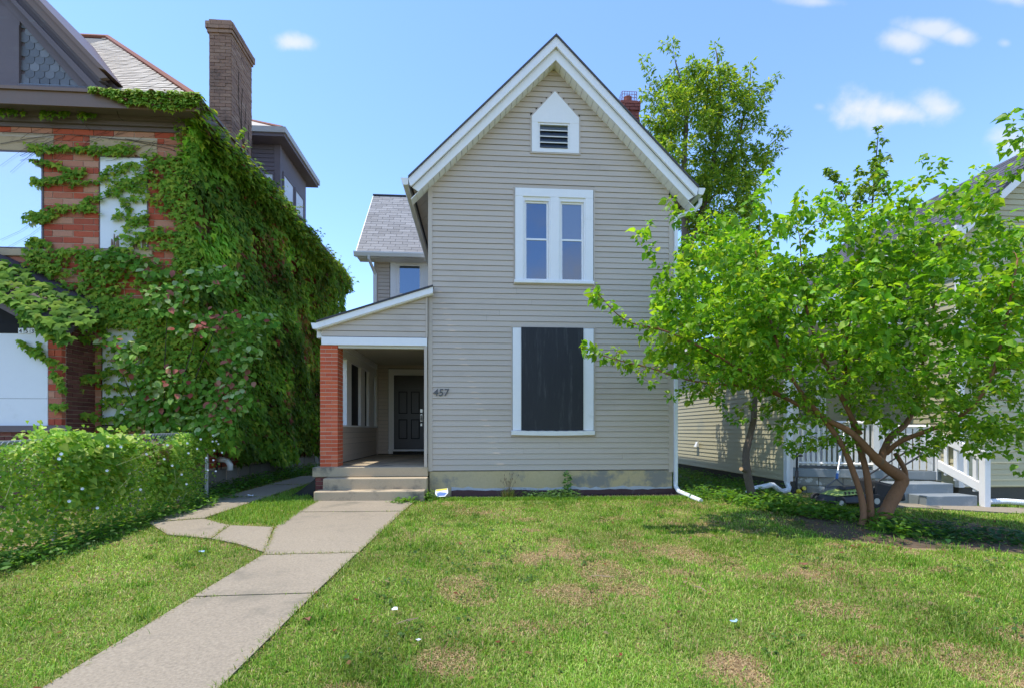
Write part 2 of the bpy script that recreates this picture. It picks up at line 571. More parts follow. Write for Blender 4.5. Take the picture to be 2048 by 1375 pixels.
def brick_run(out, p0, p1, outn, z0, z1, pitch, length, joint=.011, depth=.06, holes=(), jit=.003, phase=0.0, half=True):
    """bricks on a wall from p0 to p1 (xy), face outwards along outn; holes: (a0,a1,z0,z1) along the run"""
    p0, p1, n = Vector((*p0, 0)), Vector((*p1, 0)), Vector((*outn, 0))
    d = p1 - p0
    L = d.length
    d /= L
    rot = math.atan2(d.y, d.x)
    k = int((z1 - z0) / pitch + .5)
    for r in range(k):
        za = z0 + r * pitch
        zc = za + pitch / 2
        ivs = [(0.0, L)]
        for a0, a1, h0, h1 in holes:
            if h0 < zc < h1:
                nv = []
                for s, e in ivs:
                    if a1 <= s or a0 >= e:
                        nv.append((s, e))
                    else:
                        if a0 > s: nv.append((s, a0))
                        if a1 < e: nv.append((a1, e))
                ivs = nv
        off = (r % 2) * length / 2 + phase
        for s, e in ivs:
            cuts = [s]
            q = math.floor((s - off) / length) * length + off + length
            while q < e - length * .2:
                if q > s + length * .2:
                    cuts.append(q)
                q += length
            cuts.append(e)
            for a, b in zip(cuts[:-1], cuts[1:]):
                if b - a < .02:
                    continue
                c = p0 + d * ((a + b) / 2) + n * (-depth / 2 + .008 + random.uniform(-jit, jit))
                c.z = zc
                out.append((c, (b - a - joint, depth, pitch - joint), rot + random.uniform(-.004, .004)))
    return out


def np_mesh(name, V, T, mat, parent=None, col=None, kind=None, smooth=False, attr_per=None):
    me = bpy.data.meshes.new(name)
    V = np.ascontiguousarray(V, dtype=np.float32)
    T = np.ascontiguousarray(T, dtype=np.int32)
    me.vertices.add(len(V))
    me.vertices.foreach_set('co', V.ravel())
    me.loops.add(T.size)
    me.loops.foreach_set('vertex_index', T.ravel())
    me.polygons.add(len(T))
    me.polygons.foreach_set('loop_start', np.arange(0, T.size, T.shape[1], dtype=np.int32))
    if smooth:
        me.polygons.foreach_set('use_smooth', np.ones(len(T), dtype=bool))
    if col is not None:
        at = me.color_attributes.new('Col', 'FLOAT_COLOR', 'POINT')
        c4 = np.ones((len(V), 4), dtype=np.float32)
        c4[:, :3] = col
        at.data.foreach_set('color', c4.ravel())
    me.materials.append(mat)
    me.update(calc_edges=True)
    o = bpy.data.objects.new(name, me)
    link(o, parent)
    if kind:
        o['kind'] = kind
    return o


# leaf outlines: x across, y towards the tip, z off the face
TPL = {
    'mulberry': (np.array([(0, 0, 0), (-.27, .06, .05), (-.38, .30, .08), (-.22, .62, .03), (0, 1.0, -.20), (.22, .62, .03), (.38, .30, .08), (.27, .06, .05), (0, .28, -.03), (0, .62, -.05)]),
                 np.array([(0, 8, 1), (1, 8, 2), (2, 8, 9), (2, 9, 3), (3, 9, 4), (4, 9, 5), (5, 9, 6), (6, 9, 8), (6, 8, 7), (7, 8, 0)])),
    'ivy': (np.array([(0, 0, 0), (-.26, -.04, .02), (-.52, .34, -.04), (-.22, .46, .02), (0, 1.0, -.10), (.22, .46, .02), (.52, .34, -.04), (.26, -.04, .02), (0, .34, .06)]),
            np.array([(0, 8, 1), (1, 8, 2), (2, 8, 3), (3, 8, 4), (4, 8, 5), (5, 8, 6), (6, 8, 7), (7, 8, 0)])),
    'lance': (np.array([(0, 0, 0), (-.19, .45, .04), (0, 1.0, -.08), (.19, .45, .04), (0, .45, -.02)]),
              np.array([(0, 4, 1), (1, 4, 2), (2, 4, 3), (3, 4, 0)])),
    'oval': (np.array([(0, 0, 0), (-.26, .22, .03), (-.28, .6, .02), (0, 1, -.06), (.28, .6, .02), (.26, .22, .03), (0, .45, -.03)]),
             np.array([(0, 6, 1), (1, 6, 2), (2, 6, 3), (3, 6, 4), (4, 6, 5), (5, 6, 0)])),
    'heart': (np.array([(0, .08, 0), (-.26, -.04, .03), (-.44, .26, .03), (-.20, .62, 0), (0, 1, -.06), (.20, .62, 0), (.44, .26, .03), (.26, -.04, .03), (0, .4, -.04)]),
              np.array([(0, 8, 1), (1, 8, 2), (2, 8, 3), (3, 8, 4), (4, 8, 5), (5, 8, 6), (6, 8, 7), (7, 8, 0)])),
}


def unit(a):
    return a / np.maximum(np.linalg.norm(a, axis=1, keepdims=True), 1e-9)


def leaf_arrays(tpl, pos, normal, tip, size, col, curl=1.0):
    V, T = TPL[tpl]
    n = len(pos)
    nn = unit(np.asarray(normal, float))
    t = np.asarray(tip, float)
    t = unit(t - nn * np.sum(t * nn, axis=1, keepdims=True))
    x = np.cross(t, nn)
    size = np.broadcast_to(size, (n,))
    zs = RNG.uniform(.3, 1.9, n) * curl
    P = (V[None, :, 0, None] * x[:, None, :] + V[None, :, 1, None] * t[:, None, :] + (V[None, :, 2, None] * zs[:, None, None]) * nn[:, None, :]) * size[:, None, None] + np.asarray(pos)[:, None, :]
    k = len(V)
    TT = (T[None] + (np.arange(n) * k)[:, None, None]).reshape(-1, 3)
    C = np.repeat(np.asarray(col), k, axis=0)
    return P.reshape(-1, 3), TT, C


def leaves(name, tpl, pos, normal, tip, size, col, mat, parent, singles=0, single_name='leaf', score=None, curl=1.0):
    """the `singles` leaves of largest score become objects of their own, the rest one joined part"""
    pos = np.asarray(pos, float)
    n = len(pos)
    size = np.broadcast_to(np.asarray(size, float), (n,))
    order = np.arange(n)
    if singles:
        sc = score if score is not None else size / np.maximum(pos[:, 1], .5)
        order = np.argsort(-sc)
    one, rest = order[:singles], order[singles:]
    if len(rest):
        P, T, C = leaf_arrays(tpl, pos[rest], normal[rest], tip[rest], size[rest], col[rest], curl)
        np_mesh(name, P, T, mat, parent, C, 'stuff')
    if len(one):
        # eight leaf meshes, shared
        V, T = TPL[tpl]
        meshes = []
        pal = col[one]
        for q in range(8):
            me = bpy.data.meshes.new(single_name)
            VV = V.copy()
            VV[:, 2] *= RNG.uniform(.4, 1.9)
            me.from_pydata(VV.tolist(), [], T.tolist())
            at = me.color_attributes.new('Col', 'FLOAT_COLOR', 'POINT')
            c4 = np.ones((len(V), 4), dtype=np.float32)
            c4[:, :3] = pal[RNG.integers(len(pal))]
            at.data.foreach_set('color', c4.ravel())
            me.materials.append(mat)
            meshes.append(me)
        nn = unit(np.asarray(normal, float)[one])
        tt = np.asarray(tip, float)[one]
        tt = unit(tt - nn * np.sum(tt * nn, axis=1, keepdims=True))
        xx = np.cross(tt, nn)
        for i, j in enumerate(one):
            o = bpy.data.objects.new(single_name, meshes[i % 8])
            link(o, parent)
            s = size[j]
            M = Matrix(((*(xx[i] * s),), (*(tt[i] * s),), (*(nn[i] * s),))).transposed().to_4x4()
            M.translation = Vector(pos[j])
            o.matrix_basis = M


def vnoise(x, y, s, seed):
    r = np.random.default_rng(seed)
    out = np.zeros_like(np.asarray(x, float))
    for k in range(7):
        a = r.uniform(0, 2 * np.pi)
        f = s * r.uniform(.5, 1.8)
        out += np.sin((np.cos(a) * x + np.sin(a) * y) * f + r.uniform(0, 6.28)) / 7 ** .5
    return out * .7


def gz(x, y):
    """height of the ground"""
    x, y = np.asarray(x, float), np.asarray(y, float)
    t = np.clip((y - .5) / 8.4, 0, 1)
    z = .205 * t * t * (3 - 2 * t)
    z = z + .012 * vnoise(x, y, 1.3, 3) * np.clip((y - 1) / 2, 0, 1)
    return z - .05 * np.clip((x - 5.5) / 3, 0, 1) * np.clip((y - 4) / 3, 0, 1)


def gzf(x, y):
    return float(gz(x, y))


def in_poly(x, y, poly):
    c = np.zeros(len(x), bool)
    n = len(poly)
    for i in range(n):
        x0, y0 = poly[i]
        x1, y1 = poly[(i + 1) % n]
        if y0 == y1:
            continue
        k = ((y0 > y) != (y1 > y)) & (x < (x1 - x0) * (y - y0) / (y1 - y0) + x0)
        c ^= k
    return c


def lap_boards(parent, p0, p1, outn, z0, z1, exp, mat, spans, name='siding_board', seams=.2, lip=.018, groove=.008):
    """lap siding: one object per board. spans(zb, zt) gives a list of (a0b, a1b, a0t, a1t) along the run"""
    p0, p1, n = Vector((*p0, 0)), Vector((*p1, 0)), Vector((*outn, 0))
    d = (p1 - p0).normalized()
    k = int(round((z1 - z0) / exp))
    for r in range(k):
        zb, zt = z0 + r * exp + groove, z0 + (r + 1) * exp + .004
        for a0, a1, b0, b1 in spans(zb, zt):
            segs = [(a0, a1, b0, b1)]
            if a1 - a0 > 2.5 and random.random() < seams:
                q = random.uniform(a0 + .8, a1 - .8)
                segs = [(a0, q - .0012, b0, q - .0012), (q + .0012, a1, q + .0012, b1)]
            for a, b, c, e in segs:
                if max(b - a, e - c) < .01:
                    continue
                w = lip + random.uniform(-.0015, .0015)
                A, B, Cc, E = p0 + d * a, p0 + d * b, p0 + d * c, p0 + d * e
                dz = random.uniform(-.0012, .0012)
                z = lambda v, h: Vector((v.x, v.y, h))
                MB().hexa([z(A + n * w, zb + dz), z(B + n * w, zb + dz), z(B, zb + dz), z(A, zb + dz),
                           z(Cc + n * .005, zt + dz), z(E + n * .005, zt + dz), z(E, zt + dz), z(Cc, zt + dz)]).build(name, mat, parent)


def cut(ivs, a0, a1):
    nv = []
    for s, e in ivs:
        if a1 <= s or a0 >= e:
            nv.append((s, e))
        else:
            if a0 > s: nv.append((s, a0))
            if a1 < e: nv.append((a1, e))
    return nv
# ---------------------------------------------------------------- ground and paths
def ground():
    xs = np.concatenate([np.array([-400, -150, -60, -30, -18]), np.arange(-13, 13.01, .22), np.array([18, 30, 60, 150, 400])])
    ys = np.concatenate([np.array([-300, -80, -20, -6]), np.arange(-3, 19.01, .22), np.array([24, 34, 60, 150, 400, 900])])
    X, Y = np.meshgrid(xs, ys)
    Z = gz(X, Y)
    V = np.stack([X.ravel(), Y.ravel(), Z.ravel()], 1)
    nx = len(xs)
    i, j = np.meshgrid(np.arange(len(xs) - 1), np.arange(len(ys) - 1))
    a = (j * nx + i).ravel()
    T = np.stack([a, a + 1, a + nx + 1, a + nx], 1)
    o = np_mesh('lawn', V, T, M_GROUND, smooth=True)
    props(o, 'mown green front lawn with dry straw patches in front of the houses', 'lawn', kind='structure')


ground()

SLABS = [
    [(-2.30, 0.2), (-1.40, 0.2), (-1.345, 2.55), (-2.245, 2.55)],
    [(-2.243, 2.57), (-1.343, 2.57), (-1.285, 4.02), (-2.19, 4.02)],
    [(-2.188, 4.04), (-1.283, 4.04), (-1.215, 5.13), (-2.13, 5.13)],
    [(-2.14, 5.18), (-1.21, 5.17), (-1.09, 7.35), (-2.56, 7.35), (-2.50, 6.40)],
    [(-2.56, 7.375), (-1.09, 7.375), (-1.02, 8.42), (-2.58, 8.42)],
    [(-2.17, 5.26), (-2.53, 6.38), (-3.10, 6.52), (-2.98, 5.85), (-2.6, 5.62)],
    [(-3.01, 5.88), (-3.13, 6.54), (-3.68, 7.0), (-4.25, 6.80), (-3.6, 6.1)],
    [(-4.28, 6.84), (-3.70, 7.04), (-3.66, 9.0), (-4.42, 9.0)],
    [(-3.66, 9.02), (-4.42, 9.02), (-4.44, 10.9), (-3.68, 10.9)],
    [(-3.68, 10.92), (-4.44, 10.92), (-4.44, 13.0), (-3.68, 13.0)],
]
SLABS2 = [
    [(6.0, 8.28), (7.0, 7.75), (7.02, 7.30), (6.5, 7.35)],
    [(7.02, 7.75), (8.6, 7.42), (8.5, 6.75), (7.04, 7.30)],
    [(8.62, 7.41), (10.2, 6.8), (10.1, 6.15), (8.52, 6.74)],
]


def slab_mesh(poly, name, parent, lift):
    a = sum(p[0] * q[1] - q[0] * p[1] for p, q in zip(poly, poly[1:] + poly[:1]))
    if a < 0:
        poly = poly[::-1]
    dz = random.uniform(-.003, .004)
    # cut long slabs so that they follow the rise of the lawn
    n = len(poly)
    vs = [(x, y, gzf(x, y) + lift + dz) for x, y in poly] + [(x, y, gzf(x, y) - .08) for x, y in poly]
    m = MB().add(vs, [tuple(range(n)), tuple(range(2 * n - 1, n - 1, -1))] + [(i, i + n, (i + 1) % n + n, (i + 1) % n)[::-1] for i in range(n)])
    return m.build(name, M_CONC, parent, bevel=.006)


path = thing('path', 'pale concrete front walk of slabs leading to the porch steps', 'path', (-1.8, 4, 0))
path['kind'] = 'structure'
for s_ in SLABS:
    slab_mesh(s_, 'slab', path, .022)
path2 = thing('path', 'concrete walk in front of the grey neighbouring steps', 'path', (7.5, 7.3, 0))
path2['kind'] = 'structure'
for s_ in SLABS2:
    slab_mesh(s_, 'slab', path2, .022)

def soil_bed(name, poly, label, cat):
    xs = [p[0] for p in poly]; ys = [p[1] for p in poly]
    n = len(poly)
    c = (sum(xs) / n, sum(ys) / n)
    m = MB()
    vs = [(c[0], c[1], gzf(*c) + .012)]
    for x, y in poly:
        vs.append((x, y, gzf(x, y) - .01))
    for x, y in poly:
        q = (c[0] + (x - c[0]) * .8, c[1] + (y - c[1]) * .8)
        vs.append((*q, gzf(*q) + .012))
    fs = [(0, n + 1 + i, n + 1 + (i + 1) % n) for i in range(n)] + [(1 + i, 1 + (i + 1) % n, n + 1 + (i + 1) % n, n + 1 + i) for i in range(n)]
    o = m.add(vs, fs).build(name, M_SOIL)
    return props(o, label, cat, kind='structure')


BED = [(3.9, 5.6), (4.6, 5.0), (5.7, 4.75), (6.7, 5.0), (7.1, 5.7), (6.2, 6.6), (5.2, 7.0), (4.2, 6.8)]
soil_bed('soil_bed', BED, 'bare dark soil bed under the many-stemmed tree', 'soil')
STRIP = [(-.8, 8.94), (-.75, 8.66), (.2, 8.58), (1.4, 8.60), (2.6, 8.52), (3.55, 8.40), (3.75, 8.6), (3.6, 8.94)]
soil_bed('soil_strip', STRIP, 'strip of bare soil and mulch along the tan house foundation', 'soil')

# ---------------------------------------------------------------- the tan house
FY = 8.95                     # front wall plane
XL, XR = -.86, 3.57           # front wall corners
AX, AZ = 1.372, 8.29          # roof apex
SIDE_BACK = 16.2
house = thing('siding_house', 'tan narrow two storey siding house with steep gable and brick porch pier', 'house', (1.35, 9, .2))


def roof_z(x):
    return AZ - abs(x - AX) * 1.005


wall = MB()
wall.box(XR - .03, XR, FY + .10, SIDE_BACK, .66, 5.75)
MB().box(XL, XL + .03, FY + .10, 13.5, .66, 5.75).build('wall', M_SIDING, house)
MB().box(XL + .031, XR - .031, SIDE_BACK - .03, SIDE_BACK, .66, 5.75).build('wall', M_SIDING, house)
h_wall = wall.build('wall', M_SIDING, house)
MB().xz([(XL, .66), (XR, .66), (XR, 5.72), (AX, 7.9), (XL, 5.72)], FY + .07, FY + .10).build('lap_shade_core', M_LAP_SHADE, house)  # front wall core, coloured dark so the lap grooves read as shadow lines
OPEN = [(.640, 2.125, 3.985, 5.745), (.597, 2.13, 1.285, 3.24)]
ATT = [(.945, 6.345), (1.85, 6.345), (1.85, 7.005), (1.39, 7.49), (.945, 7.005)]


def front_spans(zb, zt):
    out = []
    def lim(z):
        half = (7.93 - z) / 1.005
        return max(XL + .04, AX - half), min(XR - .07, AX + half)
    l0, r0 = lim(zb)
    l1, r1 = lim(zt)
    if r1 - l1 < .02:
        return []
    zc = (zb + zt) / 2
    ivs = [(l0, r0)]
    for x0, x1, a, b in OPEN:
        if zt > a + .005 and zb < b - .005:
            ivs = cut(ivs, x0, x1)
    if zt > 6.36 and zb < 7.0:
        ivs = cut(ivs, .945, 1.85)
    elif 7.0 <= zb < 7.46:
        h = (7.5 - zc) * .93
        ivs = cut(ivs, 1.395 - h, 1.395 + h)
    for s, e in ivs:
        if e - s < .01:
            continue
        out.append((s - XL, e - XL, (s if s != l0 else l1) - XL, (e if e != r0 else r1) - XL))
    return out


lap_boards(h_wall, (XL, FY), (XR, FY), (0, -1), .665, 7.9, .0985, M_SIDING, front_spans, seams=.4)
for x0_, x1_, za, zb in ((OPEN[0][0], OPEN[0][1], OPEN[0][2], OPEN[0][3]), (OPEN[1][0], OPEN[1][1], OPEN[1][2], OPEN[1][3]), (.945, 1.85, 6.345, None)):
    # cut boards that close the course below and above an opening
    q = (za - .665) / .0985
    zl = .665 + math.floor(q) * .0985 + .006
    if za - zl > .012:
        MB().hexa([(x0_, FY - .017, zl + .004), (x1_, FY - .017, zl + .004), (x1_, FY, zl + .004), (x0_, FY, zl + .004), (x0_, FY - .008, za), (x1_, FY - .008, za), (x1_, FY, za), (x0_, FY, za)]).build('siding_board', M_SIDING, h_wall)
    if zb:
        zu = .665 + math.ceil((zb - .665) / .0985) * .0985 + .002
        if zu - zb > .012:
            MB().hexa([(x0_, FY - .010, zb), (x1_, FY - .010, zb), (x1_, FY, zb), (x0_, FY, zb), (x0_, FY - .005, zu), (x1_, FY - .005, zu), (x1_, FY, zu), (x0_, FY, zu)]).build('siding_board', M_SIDING, h_wall)
tr = MB()
tr.box(XL - .012, XL + .062, FY - .024, FY + .06, .66, 5.70)
h_corner = tr.build('corner_board', M_SIDING, house)
tr = MB()
tr.box(XR - .075, XR + .012, FY - .024, FY + .06, .62, 5.62)
tr.build('corner_board', M_SIDING, house)

# foundation
fd = MB()
fd.box(XL + .01, XR - .01, FY - .006, FY + .1, .15, .655)
h_fd = fd.build('foundation', M_FOUND, house)
lm = MB()
pts = [(XL + .4 + i * (XR - XL - .42) / 40, .36 + .010 * math.sin(i * 2.7) + .010 * math.sin(i * .6 + 1) + random.uniform(-.012, .012)) for i in range(41)]
lm.xz([(XL + .4, .27)] + [(XR - .02, .27)] + pts[::-1], FY - .016, FY - .006)
lm.build('parging_band', M_LIME, h_fd)
mr = MB()
pts = [(XL + .4 + i * (XR - XL - .36) / 40, .318 + .004 * math.sin(i * 2.1) + .006 * math.sin(i * .7) + random.uniform(-.004, .004)) for i in range(41)]
mr.xz([(XL + .4, .12), (XR + .04, .12)] + pts[::-1], FY - .045, FY - .017)
mr.build('base_flashing', M_MAROON, h_fd)
fd = MB()
fd.box(XR - .12, XR - .02, FY + .1, SIDE_BACK, .15, .655)
fd.build('foundation', M_FOUND, house)

# ---- roof with rakes
OV = 8.66
def sl(dx):    # point on the right slope, dx from the apex
    return (AX + dx, AZ - dx * 1.005)
E_DX = 2.555
rf = MB()
for sgn in (-1, 1):
    a = [(AX, AZ), (AX + sgn * E_DX, AZ - E_DX * 1.005), (AX + sgn * E_DX, AZ - E_DX * 1.005 - .035), (AX, AZ - .035)]
    rf.xz(a if sgn > 0 else a[::-1], OV - .025, SIDE_BACK + .3)
h_roof = rf.build('roof', M_SHINGD, house)
for sgn in (-1, 1):
    R1 = MB()      # outer rake board
    a = [(AX, AZ - .036), (AX + sgn * E_DX, AZ - E_DX * 1.005 - .036), (AX + sgn * (E_DX - .03), AZ - E_DX * 1.005 - .036 - .125), (AX, AZ - .205)]
    R1.xz(a if sgn > 0 else a[::-1], OV, OV + .03)
    R1.build('rake_board', M_WHITE, h_roof)
    R2 = MB()      # moulding step
    a = [(AX, AZ - .165), (AX + sgn * (E_DX - .02), AZ - E_DX * 1.005 - .145), (AX + sgn * (E_DX - .05), AZ - E_DX * 1.005 - .172), (AX, AZ - .217)]
    R2.xz(a if sgn > 0 else a[::-1], OV - .014, OV + .028)
    R2.build('rake_moulding', M_WHITE, h_roof)
    R3 = MB()      # frieze below
    x1 = E_DX - .165
    a = [(AX, AZ - .205), (AX + sgn * (E_DX - .06), AZ - E_DX * 1.005 - .165), (AX + sgn * (x1), AZ - x1 * 1.005 - .40), (AX, AZ - .415)]
    R3.xz(a if sgn > 0 else a[::-1], OV + .045, OV + .07)
    R3.build('rake_frieze', M_WHITE, h_roof)
    # soffit boards of the rake, one by one
    nb = 26
    for i in range(nb):
        d0, d1 = i * (E_DX - .03) / nb, (i + 1) * (E_DX - .03) / nb - .006
        zz = lambda d: AZ - .40 - d * 1.005
        q = [(AX + sgn * d0, zz(d0)), (AX + sgn * d1, zz(d1)), (AX + sgn * d1, zz(d1) + .016), (AX + sgn * d0, zz(d0) + .016)]
        S = MB().xz(q if sgn > 0 else q[::-1], OV + .071, FY + .02)
        S.build('soffit_board', M_WHITE, h_roof)
    # eave soffit along the side
    S = MB()
    xe, xw = AX + sgn * (E_DX - .04), (XR if sgn > 0 else XL)
    q = [(xe, roof_z(xe) - .05), (xw, roof_z(xw) - .05), (xw, roof_z(xw) - .07), (xe, roof_z(xe) - .07)]
    S.xz(q, OV + .05, 13.4 if sgn < 0 else SIDE_BACK)
    S.build('eave_soffit', M_SIDING, h_roof)
    for i in range(16):
        S = MB()
        y = FY + .02 + i * .28
        q = [(xe, roof_z(xe) - .071), (xw, roof_z(xw) - .071), (xw, roof_z(xw) - .082), (xe, roof_z(xe) - .082)]
        S.xz(q, y, y + .27)
        S.build('soffit_board', M_SIDING, h_roof)
    # gutter: an open trough
    ex = AX + sgn * E_DX
    ez = AZ - E_DX * 1.005
    g = MB()
    prof = [(0, -.03), (0, -.14), (.03, -.15), (.085, -.15), (.125, -.05), (.125, -.03), (.115, -.03), (.112, -.05), (.08, -.138), (.03, -.138), (.012, -.13), (.012, -.03)]
    q = [(ex + sgn * a_, ez + b_) for a_, b_ in prof]
    g.xz(q if sgn < 0 else q[::-1], OV + .0, 13.05 if sgn < 0 else SIDE_BACK)
    q2 = [(ex + sgn * a_, ez + b_) for a_, b_ in ((0, -.03), (0, -.14), (.03, -.15), (.085, -.15), (.125, -.05), (.125, -.03))]
    g.xz(q2 if sgn < 0 else q2[::-1], OV - .004, OV - .001)
    g.build('gutter', M_ALU, house)

ds = MB()
ds.tube([(4.02, 8.78, 5.56), (4.02, 8.80, 5.47), (3.93, 8.84, 5.36), (3.72, 8.9, 5.30), (3.615, 8.91, 5.25), (3.612, 8.91, 5.1)], .038, 8)
ds.box(3.585, 3.640, 8.875, 8.945, .42, 5.12)
ds.tube([(3.612, 8.91, .45), (3.612, 8.90, .36), (3.625, 8.80, .285), (3.66, 8.35, .245), (3.70, 8.06, .215)], .04, 8)
ds.build('downspout', M_PLASTW, house)

# ---- windows
def rect_frame(mb, x0, x1, z0, z1, w, y0, y1, wt=None, wb=None):
    wt = wt or w
    wb = wb or w
    mb.box(x0, x0 + w, y0, y1, z0, z1)
    mb.box(x1 - w, x1, y0, y1, z0, z1)
    mb.box(x0 + w, x1 - w, y0, y1, z1 - wt, z1)
    mb.box(x0 + w, x1 - w, y0, y1, z0, z0 + wb)


def jtrim(parent, x0, x1, z0, z1):
    """thin siding-coloured channel round an opening"""
    m = MB()
    rect_frame(m, x0, x1, z0, z1, .022, FY - .027, FY - .004)
    m.build('trim_channel', M_SIDING, parent)


tw = MB()
tw.box(.672, 2.09, FY - .036, FY + .02, 5.565, 5.715)
tw.box(.672, .816, FY - .033, FY + .02, 4.065, 5.565)
tw.box(1.305, 1.468, FY - .033, FY + .02, 4.065, 5.565)
tw.box(1.944, 2.09, FY - .033, FY + .02, 4.065, 5.565)
window_up = tw.build('window', M_WHITE, house, bevel=.004)
window_up['label'] = 'upstairs twin sash window'
MB().box(.655, 2.10, FY - .068, FY + .02, 4.008, 4.065).build('sill', M_WHITE, window_up, bevel=.006)
jtrim(window_up, .642, 2.122, 3.988, 5.742)
for k, (x0, x1) in enumerate(((.816, 1.305), (1.468, 1.944))):
    m = MB()
    rect_frame(m, x0, x1, 4.065, 5.565, .028, FY - .012, FY + .03)
    m.build('sash_frame', M_WHITE, window_up)
    for q, (z0, z1, y) in enumerate(((4.10, 4.83, FY + .006), (4.79, 5.50, FY + .022))):
        m = MB()
        rect_frame(m, x0 + .03, x1 - .03, z0 - .03, z1, .032, y, y + .02, wt=.034)
        m.build('sash', M_WHITE, window_up, bevel=.003)
        MB().box(x0 + .06, x1 - .06, y + .012, y + .016, z0, z1 - .03).build('pane', M_GLASS2 if (k == 1 and q == 1) else M_GLASS, window_up)
    MB().box(x0 + .028, x1 - .028, FY - .012, FY + .024, 5.50, 5.538).build('head_stop', M_WHITE, window_up)

lw = MB()
lw.box(.627, .792, FY - .030, FY + .02, 1.385, 3.215)
lw.box(1.892, 2.098, FY - .030, FY + .02, 1.385, 3.215)
lw.box(.792, 1.892, FY - .029, FY + .02, 3.12, 3.214)
window_lo = lw.build('window', M_WHITE, house, bevel=.004)
window_lo['label'] = 'downstairs window boarded over with black plywood'
MB().box(.78, 1.905, FY - .05, FY - .031, 1.388, 3.222).build('plywood_board', M_BOARD, window_lo, bevel=.003)
MB().box(.765, .781, FY - .045, FY - .031, 1.39, 2.98).build('stop_bead', M_WHITE2, window_lo)
MB().box(1.906, 1.924, FY - .045, FY - .031, 1.39, 2.97).build('stop_bead', M_WHITE2, window_lo)
s = MB()
nseg = 24
top = []
for i in range(nseg + 1):
    x = .60 + i * (2.108 - .60) / nseg
    sag = -.014 * math.sin(math.pi * i / nseg)
    top.append((x, 1.388 + .004 * math.sin(i * 2.3) + .3 * sag, 1.305 + sag))
for (xa, ta, ba), (xb, tb, bb) in zip(top[:-1], top[1:]):
    s.hexa([(xa, FY - .085, ba), (xb, FY - .085, bb), (xb, FY + .01, bb), (xa, FY + .01, ba), (xa, FY - .085, ta - .014), (xb, FY - .085, tb - .014), (xb, FY + .01, tb), (xa, FY + .01, ta)])
s.build('sill', M_WHITE2, window_lo)
jtrim(window_lo, .598, 2.128, 1.286, 3.243)

at = MB()
at.xz([(.972, 6.905), (1.828, 6.905), (1.828, 7.005), (1.39, 7.468), (.972, 7.005)], FY - .034, FY + .02)
at.box(.972, 1.085, FY - .031, FY + .02, 6.372, 6.905)
at.box(1.662, 1.828, FY - .031, FY + .02, 6.372, 6.905)
at.box(1.085, 1.662, FY - .031, FY + .02, 6.372, 6.422)
window_at = at.build('window', M_WHITE, house)
window_at['label'] = 'small pointed attic window with louvred panes'
m = MB()
cx_ = [(.945, 6.345), (1.856, 6.345), (1.856, 7.01), (1.39, 7.503), (.945, 7.01)]
ci_ = [(.968, 6.368), (1.832, 6.368), (1.832, 7.0), (1.39, 7.472), (.968, 7.0)]
for i in range(5):
    j = (i + 1) % 5
    m.xz([cx_[i], cx_[j], ci_[j], ci_[i]], FY - .028, FY - .004)
m.build('trim_channel', M_SIDING, window_at)
m = MB()
rect_frame(m, 1.085, 1.662, 6.422, 6.905, .035, FY - .012, FY + .03, wt=.03)
m.build('sash_frame', M_WHITE, window_at)
MB().box(1.12, 1.627, FY + .052, FY + .056, 6.43, 6.89).build('insect_screen', M_SCREEN, window_at)
for i in range(4):
    z = 6.455 + i * .108
    m = MB().hexa([(1.12, FY - .028, z), (1.627, FY - .028, z), (1.627, FY + .02, z + .088), (1.12, FY + .02, z + .088),
                   (1.12, FY - .022, z + .004), (1.627, FY - .022, z + .004), (1.627, FY + .026, z + .092), (1.12, FY + .026, z + .092)])
    m.build('louvre_pane', M_LOUV, window_at)
    MB().box(1.12, 1.627, FY - .03, FY - .018, z + .085, z + .100).build('louvre_rail', M_WHITE, window_at)

# ---- house number
def digits(text, x0, z0, h, y, mat, parent, names, adv, slant=0.0, ext=.006):
    for i, ch in enumerate(text):
        cu = bpy.data.curves.new('digit', 'FONT')
        cu.body = ch
        cu.size = h * 1.38
        cu.extrude = ext
        cu.shear = slant
        cu.bevel_depth = .001
        tmp = bpy.data.objects.new('digit_tmp', cu)
        COL.objects.link(tmp)
        bpy.context.view_layer.update()
        dg = bpy.context.evaluated_depsgraph_get()
        me = bpy.data.meshes.new_from_object(tmp.evaluated_get(dg))
        bpy.data.objects.remove(tmp)
        me.materials.clear()
        me.materials.append(mat)
        o = bpy.data.objects.new(names, me)
        link(o, parent)
        o.matrix_basis = Matrix.Translation((x0 + i * adv, y, z0)) @ Matrix.Rotation(math.pi / 2, 4, 'X')


digits('457', -.785, 1.995, .13, FY - .028, M_NUM, house, 'house_number', .092, .12)

# ---- wing behind the porch
WY, WL = 13.5, -2.72
wg = MB()
MB().box(WL, XL - .001, WY + .05, WY + .08, .7, 5.95).build('lap_shade_core', M_LAP_SHADE, house)  # wing wall core, its dark colour standing in for shade under the laps
wg.box(WL, WL + .03, WY + .081, 17, .3, 5.95)
wg.prism([(WL, WY + .03, 5.95), (WL, 15.3, 8.3), (WL, 17, 6.2)], (.03, 0, 0))
h_wing = wg.build('wall', M_SIDING, house)


def wing_spans(zb, zt):
    ivs = [(WL + .08, XL)]
    if zt > .75 and zb < 2.98:
        ivs = cut(ivs, -2.37, -1.2)
    if zt > 3.9 and zb < 6.0:
        ivs = cut(ivs, -2.33, -1.2)
    return [(a - WL, b - WL, a - WL, b - WL) for a, b in ivs if b - a > .03]


